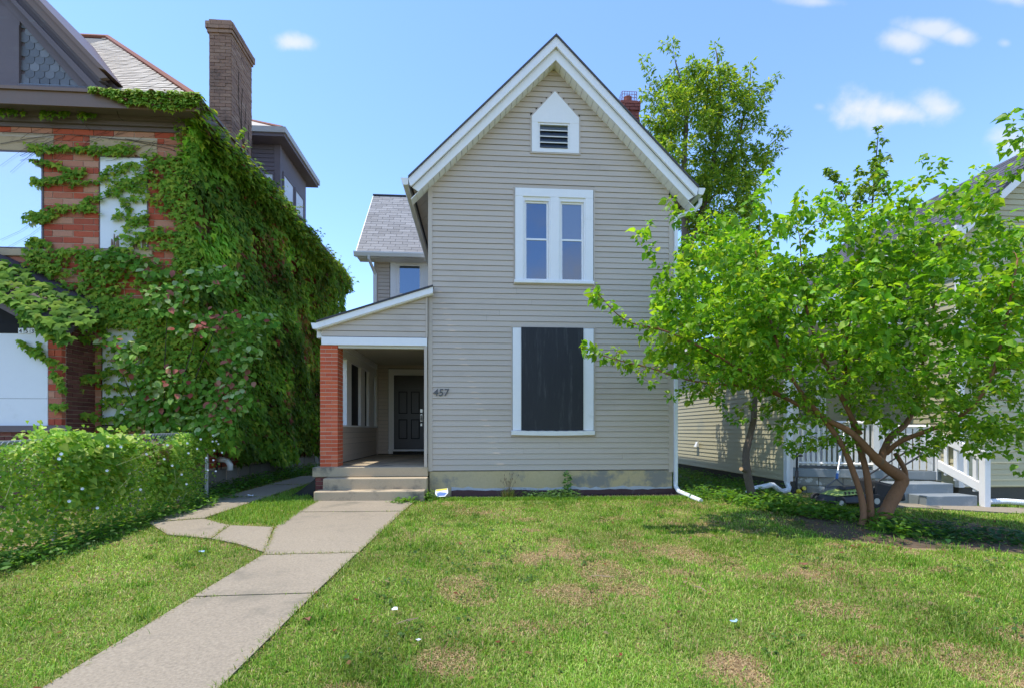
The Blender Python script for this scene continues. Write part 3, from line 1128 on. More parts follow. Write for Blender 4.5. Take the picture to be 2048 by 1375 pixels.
lap_boards(h_wing, (WL, WY), (XL, WY), (0, -1), .76, 5.93, .0985, M_SIDING, wing_spans, seams=0)
MB().box(WL - .02, WL + .08, WY - .026, WY + .05, .75, 5.93).build('corner_board', M_SIDING, house)
m = MB()
m.box(-2.31, -2.16, WY - .04, WY + .01, 3.9, 5.84)
m.box(-1.45, -1.25, WY - .04, WY + .01, 3.9, 5.84)
m.box(-2.31, -1.25, WY - .045, WY + .01, 5.84, 5.985)
ww = m.build('window', M_WHITE, house)
ww['label'] = 'wing window above the porch roof'
m = MB()
rect_frame(m, -2.16, -1.45, 4.0, 5.84, .05, WY - .015, WY + .01)
rect_frame(m, -2.11, -1.50, 4.98, 5.79, .04, WY - .005, WY + .02)
m.build('sash', M_WHITE, ww)
MB().box(-2.08, -1.53, WY + .003, WY + .006, 4.05, 5.76).build('pane', M_GLASS, ww)

# wing roof of single shingles
ez, ey, rz, ry = 5.97, 13.12, 8.40, 15.25
wr = MB()
th = math.atan2(rz - ez, ry - ey)
nrm = Vector((0, -math.sin(th), math.cos(th)))
LR = math.hypot(rz - ez, ry - ey)
q = [(-3.10, ey, ez), (-.2, ey, ez), (-.2, ry, rz), (-3.10, ry, rz)]
wr.prism(q, (0, .0, -.05))
q = [(-3.10, ry, rz), (-.2, ry, rz), (-.2, 17.4, ez), (-3.10, 17.4, ez)]
wr.prism(q, (0, 0, -.05))
h_wr = wr.build('roof', M_SHINGD, house)
rows = 24
items = []
for r in range(rows):
    s0 = r * LR / rows
    cx = -3.09 + (-.16 if r % 2 else 0) + random.uniform(-.05, .02)
    while cx < -.95:
        w = .315
        x0, x1 = max(cx, -3.11), cx + w - .009
        if x1 - x0 > .04:
            sc = s0 + LR / rows * .5
            p = Vector(((x0 + x1) / 2, ey, ez)) + Vector((0, math.cos(th), math.sin(th))) * sc + nrm * (.008 + random.uniform(-.001, .002))
            items.append((p, (x1 - x0, LR / rows + .012, .008), Matrix.Rotation(th - .035, 4, 'X')))
        cx += w
items.sort(key=lambda t: -t[0].x if False else t[0].z)
blocks('shingle', items, M_SHING, h_wr, 295)
MB().box(-3.12, -.9, ry - .06, ry + .06, rz + .0, rz + .03).build('ridge_cap', M_SHINGD, h_wr)
MB().prism([(-3.13, ey - .02, ez + .0), (-3.13, ry, rz + .0), (-3.13, ry, rz - .16), (-3.13, ey - .02, ez - .16)], (.025, 0, 0)).build('verge_board', M_WHITE, h_wr)
g = MB()
prof = [(0, -.02), (0, -.13), (-.08, -.13), (-.12, -.05), (-.12, -.02)]
g.prism([(-3.16, ey - .0 + a_, ez + b_) for a_, b_ in prof], (2.26, 0, 0))
g.build('gutter', M_ALU, house)
MB().box(-3.1, -.9, ey + .02, WY, ez - .14, ez - .12).build('eave_soffit', M_WHITE, h_wr)
d = MB()
d.tube([(-2.79, 13.06, 5.86), (-2.79, 13.08, 5.78), (-2.73, 13.3, 5.6), (-2.70, 13.43, 5.5)], .04, 8)
d.box(-2.745, -2.655, 13.40, 13.47, 3.2, 5.52)
d.build('downspout', M_ALU, house)

# ---- porch
PZ = .745
pf = MB()
pf.box(-2.85, XL - .01, 8.86, 13.49, .575, PZ)
h_pf = pf.build('porch_floor', M_CONC2, house, bevel=.012)
MB().box(-2.60, XL + .0, 8.62, 8.858, .10, .572).build('step', M_CONC2, house, bevel=.014)
MB().box(-2.67, XL - .02, 8.36, 8.618, .08, .385).build('step', M_CONC2, house, bevel=.016)
MB().box(-2.76, -2.62, 8.93, 13.4, .1, .573).build('porch_base', M_MORTAR, house)
pb = MB().box(-2.80, -2.61, 8.915, 8.93, .1, .57).build('pier_base', M_MORTAR, house)
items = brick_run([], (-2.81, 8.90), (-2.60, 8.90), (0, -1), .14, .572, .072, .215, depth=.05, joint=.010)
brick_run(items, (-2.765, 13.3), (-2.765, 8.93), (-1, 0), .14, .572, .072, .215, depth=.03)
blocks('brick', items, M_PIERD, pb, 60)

# brick pier
x0, x1, y0, y1 = -2.735, -2.43, 8.90, 9.24
pier = MB().box(x0 + .005, x1 - .005, y0 + .005, y1 - .005, PZ, 2.86).build('porch_pier', M_MORTARR, house)
items = []
pitch, joint = .0682, .0125
nr = 31
for r in range(nr):
    zc = PZ + .004 + (r + .5) * pitch
    cuts = [0, .205, .305] if r % 2 == 0 else [0, .10, .305]
    for a, b in zip(cuts[:-1], cuts[1:]):
        items.append((Vector((x0 + (a + b) / 2, y0 + .05 + random.uniform(-.002, .002), zc)), (b - a - (joint if b < .3 else 0), .10, pitch - joint), 0))
    cuts = [.10, .24, .34] if r % 2 == 0 else [.10, .14, .34]
    for a, b in zip(cuts[:-1], cuts[1:]):
        items.append((Vector((x1 - .05 + random.uniform(-.002, .002), y0 + (a + b) / 2 + joint / 2, zc)), (.10, b - a - joint, pitch - joint), 0))
blocks('brick', items, M_PIER, pier, 290)

# knee wall, posts, screens on the open side
KX = -2.66
kw = MB().box(KX - .10, KX, 9.245, 13.48, PZ, 1.455).build('knee_wall', M_LAP_SHADE, house)
MB().box(KX - .13, KX - .101, 9.245, 13.48, PZ, 1.455).build('knee_wall_back', M_SIDING, house)
lap_boards(kw, (KX, 13.48), (KX, 9.245), (1, 0), PZ + .01, 1.45, .117, M_SIDING, lambda a, b: [(0, 4.235, 0, 4.235)], seams=0)
MB().box(KX - .13, KX + .03, 9.245, 13.48, 1.456, 1.49).build('knee_wall_cap', M_WHITE, house)
for ya, yb in ((10.45, 10.83), (11.70, 12.10), (12.55, 13.2)):
    MB().box(KX - .09, KX - .01, ya, yb, 1.49, 2.83).build('porch_post', M_WHITE, house)
for ya, yb in ((10.83, 11.70), (12.10, 12.55)):
    MB().box(KX - .085, KX - .075, ya, yb, 1.49, 2.83).build('insect_screen', M_SCREEN, house)
MB().box(KX - .12, KX + .0, 9.245, 13.48, 2.83, 2.99).build('side_beam', M_WHITE, house)
MB().box(KX - .14, KX + .02, 8.95, 13.48, 2.993, 3.118).build('eave_soffit', M_WHITE, house)
MB().box(KX - .02, KX + .03, 13.40, 13.475, PZ, 3.1).build('corner_board', M_SIDING, house)
MB().box(-2.68, XL - .02, 9.0, 13.49, 3.12, 3.14).build('porch_ceiling', M_CEIL, house)
MB().box(KX + .001, XL - .02, 8.995, 9.03, 2.82, 3.12).build('ceiling_trim', M_CEIL, house)
MB().box(-2.70, -.885, 8.865, 8.99, 2.862, 3.0).build('front_beam', M_WHITE, house, bevel=.004)
MB().box(-2.42, -.90, 8.90, 8.97, 2.815, 2.859).build('beam_trim', M_CEIL, house)
# shed roof
PA, PB = (-2.755, 3.225), (-.775, 3.875)
sl_ = (PB[1] - PA[1]) / (PB[0] - PA[0])
pg = MB()
pg.xz([(-2.69, 3.0), (-.885, 3.0), (-.885, 3.80), (-2.69, 3.20)], 8.89, 8.92)
h_pg = pg.build('porch_gable', M_LAP_SHADE, house)


def pg_spans(zb, zt):
    f = lambda z: max(-2.70, PA[0] + (z - PA[1] + .06) / sl_)
    return [(f(zb) + 2.70, 1.79, f(zt) + 2.70, 1.79)]


lap_boards(h_pg, (-2.70, 8.89), (-.885, 8.89), (0, -1), 3.005, 3.80, .0985, M_SIDING, pg_spans, seams=0)
MB().box(-.91, -.875, 8.862, 8.90, 3.0, 3.80).build('corner_board', M_SIDING, house)
MB().box(-.935, -.885, 8.868, 8.93, PZ, 2.86).build('corner_board', M_SIDING, house)
pr = MB()
pr.xz([PA, (PB[0], PB[1]), (PB[0], PB[1] + .03), (PA[0], PA[1] + .03)], 8.76, 13.48)
h_pr = pr.build('roof', M_SHINGD, house)
m = MB()
m.xz([(PA[0], PA[1] - .105), (PB[0], PB[1] - .105), (PB[0], PB[1] - .001), (PA[0], PA[1] - .001)], 8.78, 8.81)
m.build('rake_board', M_WHITE, h_pr)
MB().box(PA[0] + .0, -2.0, 8.812, 8.86, 3.0, 3.02) and None
m = MB()
m.xz([(PA[0], PA[1] - .12), (PB[0], PB[1] - .12), (PB[0], PB[1] - .106), (PA[0], PA[1] - .106)], 8.80, 8.90)
m.build('rake_soffit', M_WHITE, h_pr)
g = MB()
g.xz([(PA[0] - .10, 3.22), (PA[0] - .07, 3.12), (PA[0], 3.12), (PA[0], 3.22)], 8.80, 13.4)
g.build('gutter', M_PLASTW, house)

# ---- door
dx0, dx1, dz0, dz1 = -2.218, -1.427, .885, 2.85
m = MB()
m.box(dx0 - .14, dx0 - .03, WY - .035, WY + .01, PZ + .02, dz1 + .035)
m.box(dx1 + .03, dx1 + .16, WY - .035, WY + .01, PZ + .02, dz1 + .035)
m.box(dx0 - .14, dx1 + .16, WY - .04, WY + .01, dz1 + .036, dz1 + .165)
dr = MB().box(dx0, dx1, WY - .03, WY + .01, dz0, dz1).build('door', M_DOOR, house)
m.build('door_casing', M_WHITE2, house)
m = MB()
m.box(dx0 - .028, dx0 - .002, WY - .03, WY + .01, dz0 - .03, dz1 + .03)
m.box(dx1 + .002, dx1 + .028, WY - .03, WY + .01, dz0 - .03, dz1 + .03)
m.box(dx0 - .002, dx1 + .002, WY - .03, WY + .01, dz1 + .002, dz1 + .03)
m.build('door_jamb', M_WHITE, house)
MB().box(dx0 - .14, dx1 + .16, WY - .10, WY, dz0 - .05, dz0 - .002).build('threshold', M_ALU, house)
w = dx1 - dx0
for (a, b) in ((.16, .45), (.57, .86)):
    for (z0, z1) in ((1.16, 1.68), (1.83, 2.42)):
        p0_, p1_ = dx0 + a * w, dx0 + b * w
        m = MB()
        rect_frame(m, p0_, p1_, z0, z1, .022, WY - .0325, WY - .029)
        pn = m.build('door_panel', M_DARK, dr)  # dark ring painted in for the shade of the panel moulding groove
        m = MB()
        m.box(p0_ + .024, p1_ - .024, WY - .038, WY - .029, z0 + .024, z1 - .024)
        m.build('door_panel', M_DOOR, dr, bevel=.006)
m = MB()
cxd = (dx0 + dx1) / 2
arc = [(cxd + .27 * math.cos(t), 2.52 + .2 * math.sin(t)) for t in np.linspace(0, math.pi, 13)]
arc2 = [(cxd + .25 * math.cos(t), 2.52 + .18 * math.sin(t)) for t in np.linspace(0, math.pi, 13)]
for i in range(12):
    m.xz([arc[i], arc[i + 1], arc2[i + 1], arc2[i]], WY - .038, WY - .029)
m.box(cxd - .27, cxd + .27, WY - .038, WY - .029, 2.50, 2.518)
m.build('door_panel', M_DOOR, dr)
m = MB()
hx = dx1 - .065
m.box(hx - .03, hx + .03, WY - .05, WY - .03, 1.86, 1.95)
m.box(hx - .022, hx + .022, WY - .055, WY - .03, 1.50, 1.57)
m.box(hx - .025, hx + .025, WY - .048, WY - .03, 1.62, 1.82)
m.tube([(hx, WY - .05, 1.79), (hx, WY - .10, 1.77), (hx, WY - .10, 1.66), (hx, WY - .05, 1.64)], .012, 8)
m.build('handle', M_CHROME, dr)

# ---- chimney of the tan house
c0, c1 = px(1238, 190, 11.0), px(1272, 190, 11.0)
ch = MB().box(c0.x + .01, c1.x - .01, 10.81, 11.19, 5.6, 8.62).build('chimney', M_MORTAR, house)
items = []
for a, b, n in (((c0.x, 10.8), (c1.x, 10.8), (0, -1)), ((c1.x, 10.8), (c1.x, 11.2), (1, 0)), ((c0.x, 11.2), (c0.x, 10.8), (-1, 0))):
    brick_run(items, a, b, n, 6.5, 8.60, .072, .2, depth=.09)
brick_run(items, (c0.x - .03, 10.77), (c1.x + .03, 10.77), (0, -1), 8.4, 8.6, .07, .2, depth=.1)
items.sort(key=lambda t: -t[0].z)
blocks('brick', items, M_PIERD, ch, 90)
m = MB()
for i in range(7):
    x = c0.x + .03 + i * (c1.x - c0.x - .06) / 6
    m.tube([(x, 10.85, 8.62), (x, 10.85, 8.86)], .006, 4)
    m.tube([(x, 11.15, 8.62), (x, 11.15, 8.86)], .006, 4)
for z in (8.66, 8.73, 8.80, 8.86):
    m.tube([(c0.x + .03, 10.85, z), (c1.x - .03, 10.85, z), (c1.x - .03, 11.15, z), (c0.x + .03, 11.15, z), (c0.x + .03, 10.85, z)], .006, 4)
m.build('spark_guard', M_RUST, ch)
MB().tube([((c0.x + c1.x) / 2, 11, 8.6), ((c0.x + c1.x) / 2, 11, 8.82)], .09, 12).build('flue_pot', M_PIERD, ch)
# ---------------------------------------------------------------- the ivy-covered brick house
BX, BY, BB = -5.0, 8.86, 18.3
bh = thing('brick_house', 'boarded up red brick house covered in ivy with tall chimney', 'house', (-8, 9, .2))
w_ = MB()
w_.box(-12.5, BX - .002, BY + .002, BB, .62, 6.6)
b_wall = w_.build('wall', M_MORTAR, bh)
bw = lambda x: x + 8.7
items = brick_run([], (-8.7, BY), (BX, BY), (0, -1), 1.2, 6.42, .1065, .325, joint=.013, depth=.07, jit=.004, holes=[
    (-1, bw(-7.216), 4.385, 6.02), (-1, bw(-7.06), 6.02, 6.26), (-1, bw(-7.16), 4.25, 4.385),
    (bw(-6.34), bw(-5.55), 4.41, 5.98), (bw(-6.49), bw(-5.41), 5.98, 6.285), (bw(-6.40), bw(-5.49), 4.28, 4.41),
    (bw(-6.30), bw(-5.59), 1.36, 3.12), (-1, bw(-6.43), 0, 3.5)])
items.sort(key=lambda t: (t[0].x > -5.3) * 2 + (3.3 < t[0].z < 4.3) + (t[0].z < 3.3 and t[0].x > -5.6))
blocks('brick', items, M_BRICK, b_wall, 280)
items = brick_run([], (BX, BY), (BX, BB), (1, 0), .66, 6.45, .1065, .325, joint=.013, depth=.05)
blocks('brick', items, M_BRICK, b_wall, 0)
fm = MB()
fm.box(-12.4, BX + .03, BY + .02, BB, .0, .62)
b_f = fm.build('foundation', M_MORTAR, bh)
items = []
y = BY
while y < 17:
    for z0, z1 in ((.16, .39), (.40, .63)):
        L = random.uniform(.35, .6)
        items.append((Vector((BX + .03 + random.uniform(-.01, .015), y + L / 2, (z0 + z1) / 2)), (.06, L - .015, z1 - z0 - .01), 0))
    y += .48
blocks('stone', items, surf('grey_stone', None, stops=[(0, (.20, .19, .17)), (1, (.30, .28, .25))], rough=.95, fine=.25, bump=.5), b_f, 60)


def stone(name, b, parent=bh):
    return MB().box(*b).build(name, M_STONE, parent, bevel=.01)


# upper left window
wv = MB()
rect_frame(wv, -9.4, -7.216, 4.385, 6.02, .03, BY - .016, BY + .03)
bw1 = wv.build('window', M_PURPLE, bh)
MB().box(-9.37, -7.246, BY - .012, BY + .001, 4.415, 5.99).build('pane', M_MIRROR, bw1)
stone('lintel', (-9.6, -7.06, BY - .012, BY + .05, 6.022, 6.255))
stone('sill', (-9.6, -7.16, BY - .05, BY + .05, 4.262, 4.383))
# upper right window
wv = MB()
rect_frame(wv, -6.34, -5.55, 4.41, 5.985, .022, BY - .004, BY + .03)
bw2 = wv.build('window', M_PURPLE, bh)
MB().box(-6.318, -5.572, BY - .012, BY + .012, 4.432, 5.963).build('plywood_board', M_PLY, bw2)
for k in range(16):
    x = random.choice((random.uniform(-6.18, -6.02), random.uniform(-5.80, -5.59)))
    h = random.uniform(.12, .34)
    m = MB().hexa([(x, BY - .03, 4.41), (x + .03, BY - .03, 4.41), (x + .03, BY - .013, 4.41), (x, BY - .013, 4.41),
                   (x + .004, BY - .022, 4.41 + h), (x + .012, BY - .022, 4.41 + h), (x + .012, BY - .014, 4.41 + h), (x + .004, BY - .014, 4.41 + h)])
    m.build('splinter', M_SPLINT, bw2)
stone('lintel', (-6.49, -5.41, BY - .012, BY + .05, 5.99, 6.28))
stone('sill', (-6.42, -5.47, BY - .05, BY + .05, 4.285, 4.408))
# lower window
wv = MB()
rect_frame(wv, -6.30, -5.59, 1.46, 3.115, .02, BY - .006, BY + .03)
bw3 = wv.build('window', M_DARK, bh)
MB().box(-6.28, -5.61, BY - .014, BY + .012, 1.48, 3.095).build('plywood_board', M_PLY, bw3)
MB().box(-6.33, -5.55, BY - .06, BY + .05, 1.365, 1.458).build('sill', M_PURPLE, bh)

# cornice
cn = MB()
for b in ((-12.5, -4.55, 8.46, 8.50, 6.56, 6.80), (-12.5, -4.52, 8.43, 8.52, 6.775, 6.825), (-12.5, -4.55, 8.445, 8.46, 6.545, 6.60),
          (-4.59, -4.55, 8.50, BB, 6.56, 6.80), (-4.60, -4.52, 8.52, BB, 6.775, 6.825)):
    cn.box(*b)
b_cn = cn.build('cornice', M_CORNICE, bh)
m = MB()
m.box(-12.5, -4.60, 8.50, 8.85, 6.60, 6.63)
m.box(-4.95, -4.59, 8.85, BB, 6.60, 6.63)
m.box(-12.5, -4.86, 8.72, 8.84, 6.54, 6.598)
m.box(-12.5, -4.90, 8.78, 8.85, 6.47, 6.538)
m.box(-4.98, -4.86, 8.85, BB, 6.50, 6.598)
m.build('bed_moulding', M_PURPLE, b_cn)
m = MB()
m.box(-12.5, -4.96, 8.825, 8.858, 6.405, 6.468)
m.box(-12.5, -4.985, 8.835, 8.858, 6.30, 6.404) if False else None
m.box(-4.99, -4.96, 8.86, BB, 6.38, 6.498)
m.build('frieze_board', M_PURPLE, b_cn)

# hipped slate roof, cut off flat
PT = .94
roofm = MB()
e0 = (-4.60, 8.50)
t = 4.5
zr, zt_ = 6.80, 6.80 + PT * 4.5
A, B, Cc, D = (-12.5, 8.5, zr), (-4.6, 8.5, zr), (-4.6 - t, 8.5 + t, zt_), (-12.5, 8.5 + t, zt_)
E_, Ff = (-4.6, BB + .3, zr), (-4.6 - t, BB + .3 - t, zt_)
G_, H_ = (-12.5, BB + .3, zr), (-12.5, BB + .3 - t, zt_)
roofm.add([A, B, Cc, D, E_, Ff, G_, H_], [(0, 1, 2, 3), (1, 4, 5, 2), (3, 2, 5, 7), (4, 6, 7, 5)])
b_roof = roofm.build('roof', surf('slate_bed', (.12, .115, .11), (.1, .1, .1), 3, rough=.9), bh)
ang = math.atan(PT)
nv = Vector((0, -math.sin(ang), math.cos(ang)))
items = []
row = .155
for r in range(40):
    s0 = r * row
    y = 8.5 + (s0 + row / 2) * math.cos(ang)
    z = zr + (s0 + row / 2) * math.sin(ang)
    lim = -4.62 - (y - 8.5)
    x = lim - random.uniform(0, .02) - (.11 if r % 2 else 0)
    if r % 2:
        items.append((Vector((lim - .05, y, z)) + nv * .012, (.10, row + .02, .009), Matrix.Rotation(ang - .05, 4, 'X')))
    while x > -8.8:
        wd = .215
        items.append((Vector((x - wd / 2, y, z)) + nv * (.012 + random.uniform(-.002, .003)), (wd - .012, row + .02 + random.uniform(-.008, .008), .009),
                      Matrix.Rotation(ang - .05 + random.uniform(-.01, .01), 4, 'X')))
        x -= wd
items.sort(key=lambda q: abs(q[0].x + 6.9 + (q[0].z - 8) * .55) if q[0].z > 7.2 else 9)
blocks('slate', items, M_SLATE, b_roof, 290)
hm = MB()
hm.tube([(-4.62, 8.52, zr + .05), Vector(Cc) + Vector((0, 0, .04))], .055, 6)
hm.tube([Vector(Cc) + Vector((0, 0, .04)), Vector(D) + Vector((0, 0, .04))], .05, 6)
hm.build('ridge_cap', M_RUST, b_roof)

# front gable
GX, GF, GS = -8.6, (-5.93, 7.10), 1.064
gzap = GF[1] + GS * (GF[0] - GX)
gm = MB()
def gline(x, dz):
    return GF[1] + GS * (GF[0] - (x if x > GX else 2 * GX - x)) + dz
gxl = 2 * GX - GF[0]
gw = MB()
gw.xz([(gxl + .3, 6.85), (GF[0] - .3, 6.85), (GX, gzap - .45)], 8.70, 12)
b_g = gw.build('gable', M_PURPLE, bh)
def gband(y0, y1, top, bot, mat, name, xo=0.0):
    m = MB()
    xr = GF[0] - xo
    m.xz([(GX, gzap + top), (xr, gline(xr, top)), (xr - .12, gline(xr - .12, bot) if bot > -.3 else gline(xr, bot)), (GX, gzap + bot)][::-1], y0, y1)
    xl = gxl + xo
    m.xz([(GX, gzap + top), (xl, gline(xl, top)), (xl + .12, gline(xl + .12, bot) if bot > -.3 else gline(xl, bot)), (GX, gzap + bot)], y0, y1)
    return m.build(name, mat, b_g)
gband(8.42, 12.5, .03, -.06, M_CORNICE, 'gable_roof')
gband(8.46, 8.52, -.061, -.21, M_CORNICE, 'rake_board')
gband(8.52, 8.60, -.16, -.27, M_PURPLE, 'rake_moulding', .06)
gband(8.521, 8.699, -.385, -.41, M_PURPLE, 'gable_soffit', .10)
gband(8.60, 8.66, -.24, -.36, M_PURPLE, 'rake_frieze', .12)
gband(8.64, 8.70, -.361, -.60, M_PURPLE, 'rake_frieze', .22)
m = MB()
m.box(-7.75, -7.42, 8.64, 8.72, 6.85, 7.95)
m.box(-9.5, -7.42, 8.655, 8.72, 7.951, 8.25)
m.box(-9.4, -7.75, 8.66, 8.70, 6.85, 7.95)
m.build('window_casing', M_PURPLE, b_g)
items = []
for r in range(9):
    z = 7.02 + r * .115
    for k in range(9):
        x = -7.37 + k * .155 + (.078 if r % 2 else 0)
        if z + .10 < gline(x, -.58):
            items.append((x, z))
fish = None
for x, z in items:
    m = MB()
    poly = [(x - .072, z + .16), (x - .072, z + .03)] + [(x + .072 * math.cos(a), z + .035 + .05 * math.sin(a)) for a in np.linspace(math.pi, 2 * math.pi, 7)] + [(x + .072, z + .16)]
    m.prism([(a, 8.692 - (b - z) * -.04 - .012, b) for a, b in poly], (0, .008, 0))
    m.build('slate', M_SLATED, b_g)
MB().xz([(-5.95, 6.83), (-5.95, 7.05), (-6.65, 7.79), (-6.65, 6.83)], 8.705, 10.2).build('gable_cheek', M_PURPLE, b_g)
m = MB()
m.box(-9.6, -6.05, 8.56, 8.70, 6.83, 6.93)
m.build('gable_sill', M_PURPLE, b_g)
MB().prism([(-7.4, 8.60, 6.96), (-6.1, 8.60, 6.96), (-6.1, 8.66, 7.02), (-7.4, 8.66, 7.02)], (0, .03, 0)).build('flashing', M_STEEL, b_g)

# tall chimney
k0, k1, l0, l1 = -5.43, -5.0, 10.54, 11.46
cm = MB().box(k0 + .01, k1 - .01, l0 + .01, l1 - .01, 5.8, 9.70)
b_ch = cm.build('chimney', M_MORTAR, bh)
items = []
for a, b, n in (((k0, l0), (k1, l0), (0, -1)), ((k1, l0), (k1, l1), (1, 0))):
    brick_run(items, a, b, n, 6.5, 9.42, .0685, .215, joint=.008, depth=.09, jit=.004)
for i, (z, e) in enumerate(((9.43, .025), (9.50, .05), (9.57, .05), (9.64, .0))):
    for a, b, n in (((k0 - e, l0 - e), (k1 + e, l0 - e), (0, -1)), ((k1 + e, l0 - e), (k1 + e, l1 + e), (1, 0)), ((k0 - e, l1), (k0 - e, l0 - e), (-1, 0))):
        brick_run(items, a, b, n, z, z + .07, .07, .215, joint=.006, depth=.12, phase=.05 * i)
items.sort(key=lambda q: -q[0].z)
blocks('brick', items, M_BRICKC, b_ch, 290)
m = MB()
for q in range(5):
    y = l0 + .15 + q * .17
    pts = [(k1 + .012, y + .5 - .1 * q + .12 * math.sin(z * 2.1 + q) - (z - 6.6) * .14, z) for z in np.arange(6.6, 8.9 - q * .25, .12)]
    m.tube(pts, .006, 4)
m.build('dead_vine', M_BARKD, b_ch)

# wall dormer
d0, d1, e0_, e1 = -7.0, -5.0, 13.06, 14.98
dm = MB().box(d0, d1, e0_, e1, 6.5, 8.62)
b_d = dm.build('dormer', M_PURPLE, bh)
for i in range(6):
    z = 7.95 + i * .105
    MB().hexa([(d0, e0_ - .018, z), (d1 - .13, e0_ - .018, z), (d1 - .13, e0_, z), (d0, e0_, z), (d0, e0_ - .005, z + .10), (d1 - .13, e0_ - .005, z + .10), (d1 - .13, e0_, z + .10), (d0, e0_, z + .10)]).build('siding_board', M_PURPLE, b_d)
MB().box(d1 - .13, d1 + .02, e0_ - .03, e0_ + .10, 6.6, 8.6).build('corner_board', M_PURPLE, b_d)
rm = MB()
rm.box(d0, -4.70, 12.62, 15.32, 8.68, 8.82)
b_dr = rm.build('dormer_roof', surf('pale_gutter', (.42, .40, .36), (.35, .33, .3), 3, rough=.5), b_d)
MB().box(d0, -4.74, 12.66, 15.28, 8.60, 8.679).build('dormer_soffit', M_PURPLE, b_d)
p_ = (-6.1, 14.0, 9.75)
m = MB().add([(d0 - .4, 12.7, 8.822), (-4.8, 12.7, 8.822), (-4.8, 15.24, 8.822), (d0 - .4, 15.24, 8.822), p_], [(0, 1, 4), (1, 2, 4), (2, 3, 4), (3, 0, 4)])
m.build('dormer_hip', M_SLATE, b_d)
MB().tube([(-4.8, 12.7, 8.84), p_], .04, 6).build('ridge_cap', M_RUST, b_d)
a0, a1 = px(513, 330, e0_).x, px(546, 330, e0_).x
for (ya, yb) in ((13.28, 13.92), (14.12, 14.72)):
    m = MB()
    m.box(d1 - .02, d1 + .03, ya - .06, ya, 6.6, 8.02); m.box(d1 - .02, d1 + .03, yb, yb + .06, 6.6, 8.02); m.box(d1 - .02, d1 + .03, ya, yb, 7.96, 8.02)
    f_ = m.build('window_frame', M_PURPLE, b_d)
    MB().box(d1 - .01, d1 + .012, ya, yb, 6.6, 7.96).build('plywood_board', M_PLY, b_d)
m = MB()
m.box(a0 - .05, a0, e0_ - .03, e0_, 6.8, 7.85); m.box(a1, a1 + .05, e0_ - .03, e0_, 6.8, 7.85); m.box(a0 - .05, a1 + .05, e0_ - .03, e0_, 7.85, 7.90)
m.build('window_frame', M_PURPLE, b_d)
MB().box(a0, a1, e0_ - .012, e0_ - .002, 6.8, 7.85).build('plywood_board', M_PLY, b_d)

# closed-in front porch
Q0, QX, QY = -10.5, -6.41, 8.2
m = MB().box(Q0, QX - .012, QY + .012, BY, .1, 3.02)
b_p = m.build('porch', M_MORTAR, bh)
items = brick_run([], (-6.615, QY), (QX, QY), (0, -1), 1.46, 3.02, .1065, .205, joint=.012, depth=.08, half=True, phase=.10)
blocks('brick', items, M_BRICK, b_p, 60)
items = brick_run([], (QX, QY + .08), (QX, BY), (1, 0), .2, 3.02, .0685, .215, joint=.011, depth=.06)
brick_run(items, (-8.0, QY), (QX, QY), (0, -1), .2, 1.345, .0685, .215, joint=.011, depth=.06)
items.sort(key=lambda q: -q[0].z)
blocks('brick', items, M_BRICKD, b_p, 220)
MB().box(Q0, -6.617, QY - .01, QY + .01, 1.458, 2.865).build('plywood_board', M_PLY, b_p)
m = MB()
m.box(Q0, -6.617, QY - .0125, QY - .0102, 1.87, 1.874)
m.build('board_seam', M_DARK, b_p)
MB().box(Q0, -6.28, QY - .06, QY + .01, 1.36, 1.457).build('sill', M_PURPLE, b_p)
MB().box(Q0, -6.617, QY - .02, QY + .01, 2.867, 3.02).build('header_board', M_DARK, b_p)
for i, chh in enumerate('453'):
    x = -7.03 + i * .088
    tile = MB().box(x, x + .078, QY - .026, QY - .0201, 2.862, 2.945).build('number_tile', M_PLASTW, b_p)
    digits(chh, x + .012, 2.872, .062, QY - .027, M_DARK, b_p, 'house_number', .09, 0, .001)
pa = [(-10.5, 7.9, 5.24), (-6.12, 7.9, 2.83), (-6.25, 8.855, 3.48), (-10.5, 8.855, 5.65)]
m = MB()
m.add(pa + [(x, y, z - .06) for x, y, z in pa], [(0, 1, 2, 3), (4, 7, 6, 5), (0, 4, 5, 1), (1, 5, 6, 2), (2, 6, 7, 3), (3, 7, 4, 0)])
m.build('porch_roof', M_PROOF, b_p)
m = MB()
m.xz([(-10.5, 3.02), (-6.55, 3.02), (-10.5, 5.0)], QY, QY + .05)
m.build('porch_gable', M_DARK, b_p)
MB().prism([(-10.5, 7.93, 5.15), (-6.2, 7.93, 2.80), (-6.2, QY, 2.99), (-10.5, QY, 5.3)], (0, 0, -.02)).build('porch_soffit', surf('yellow_paint', (.42, .36, .16), (.36, .3, .13), 4, rough=.7), b_p)
m = MB()
m.xz([(-10.5, 5.09), (-6.10, 2.67), (-6.10, 2.83), (-10.5, 5.25)], 7.868, 7.899)
m.build('porch_fascia', M_PURPLE, b_p)

# ---------------------------------------------------------------- the pale yellow house
rh = thing('yellow_house', 'pale yellow siding house with grey porch and dark shingle roof', 'house', (8, 10, .2))
SX, SY0, SY1 = 5.9, 9.2, 16.0
VX, VY, VR = 8.2, 8.0, 11.4
m = MB()
m.box(SX + .001, SX + .1, SY0, SY1, .41, 3.7)
m.box(SX + .1, VX, 10.4, 10.5, .41, 3.7)
m.box(VX + .001, VX + .1, VY + .1, SY1, .41, 4.8)
m.box(VX + .001, VR, VY + .001, VY + .1, .41, 4.8)
m.box(VR - .1, VR, VY + .1, SY1, .41, 4.8)
m.xz([(VX + .001, 4.8), (VR, 4.8), ((VX + VR) / 2, 6.2)], VY + .001, VY + .1)
r_wall = m.build('wall', M_CREAM, rh)
lap_boards(r_wall, (SX, SY1), (SX, SY0), (-1, 0), .42, 3.6, .0985, M_CREAM, lambda a, b: [(0, SY1 - SY0, 0, SY1 - SY0)], seams=.3)
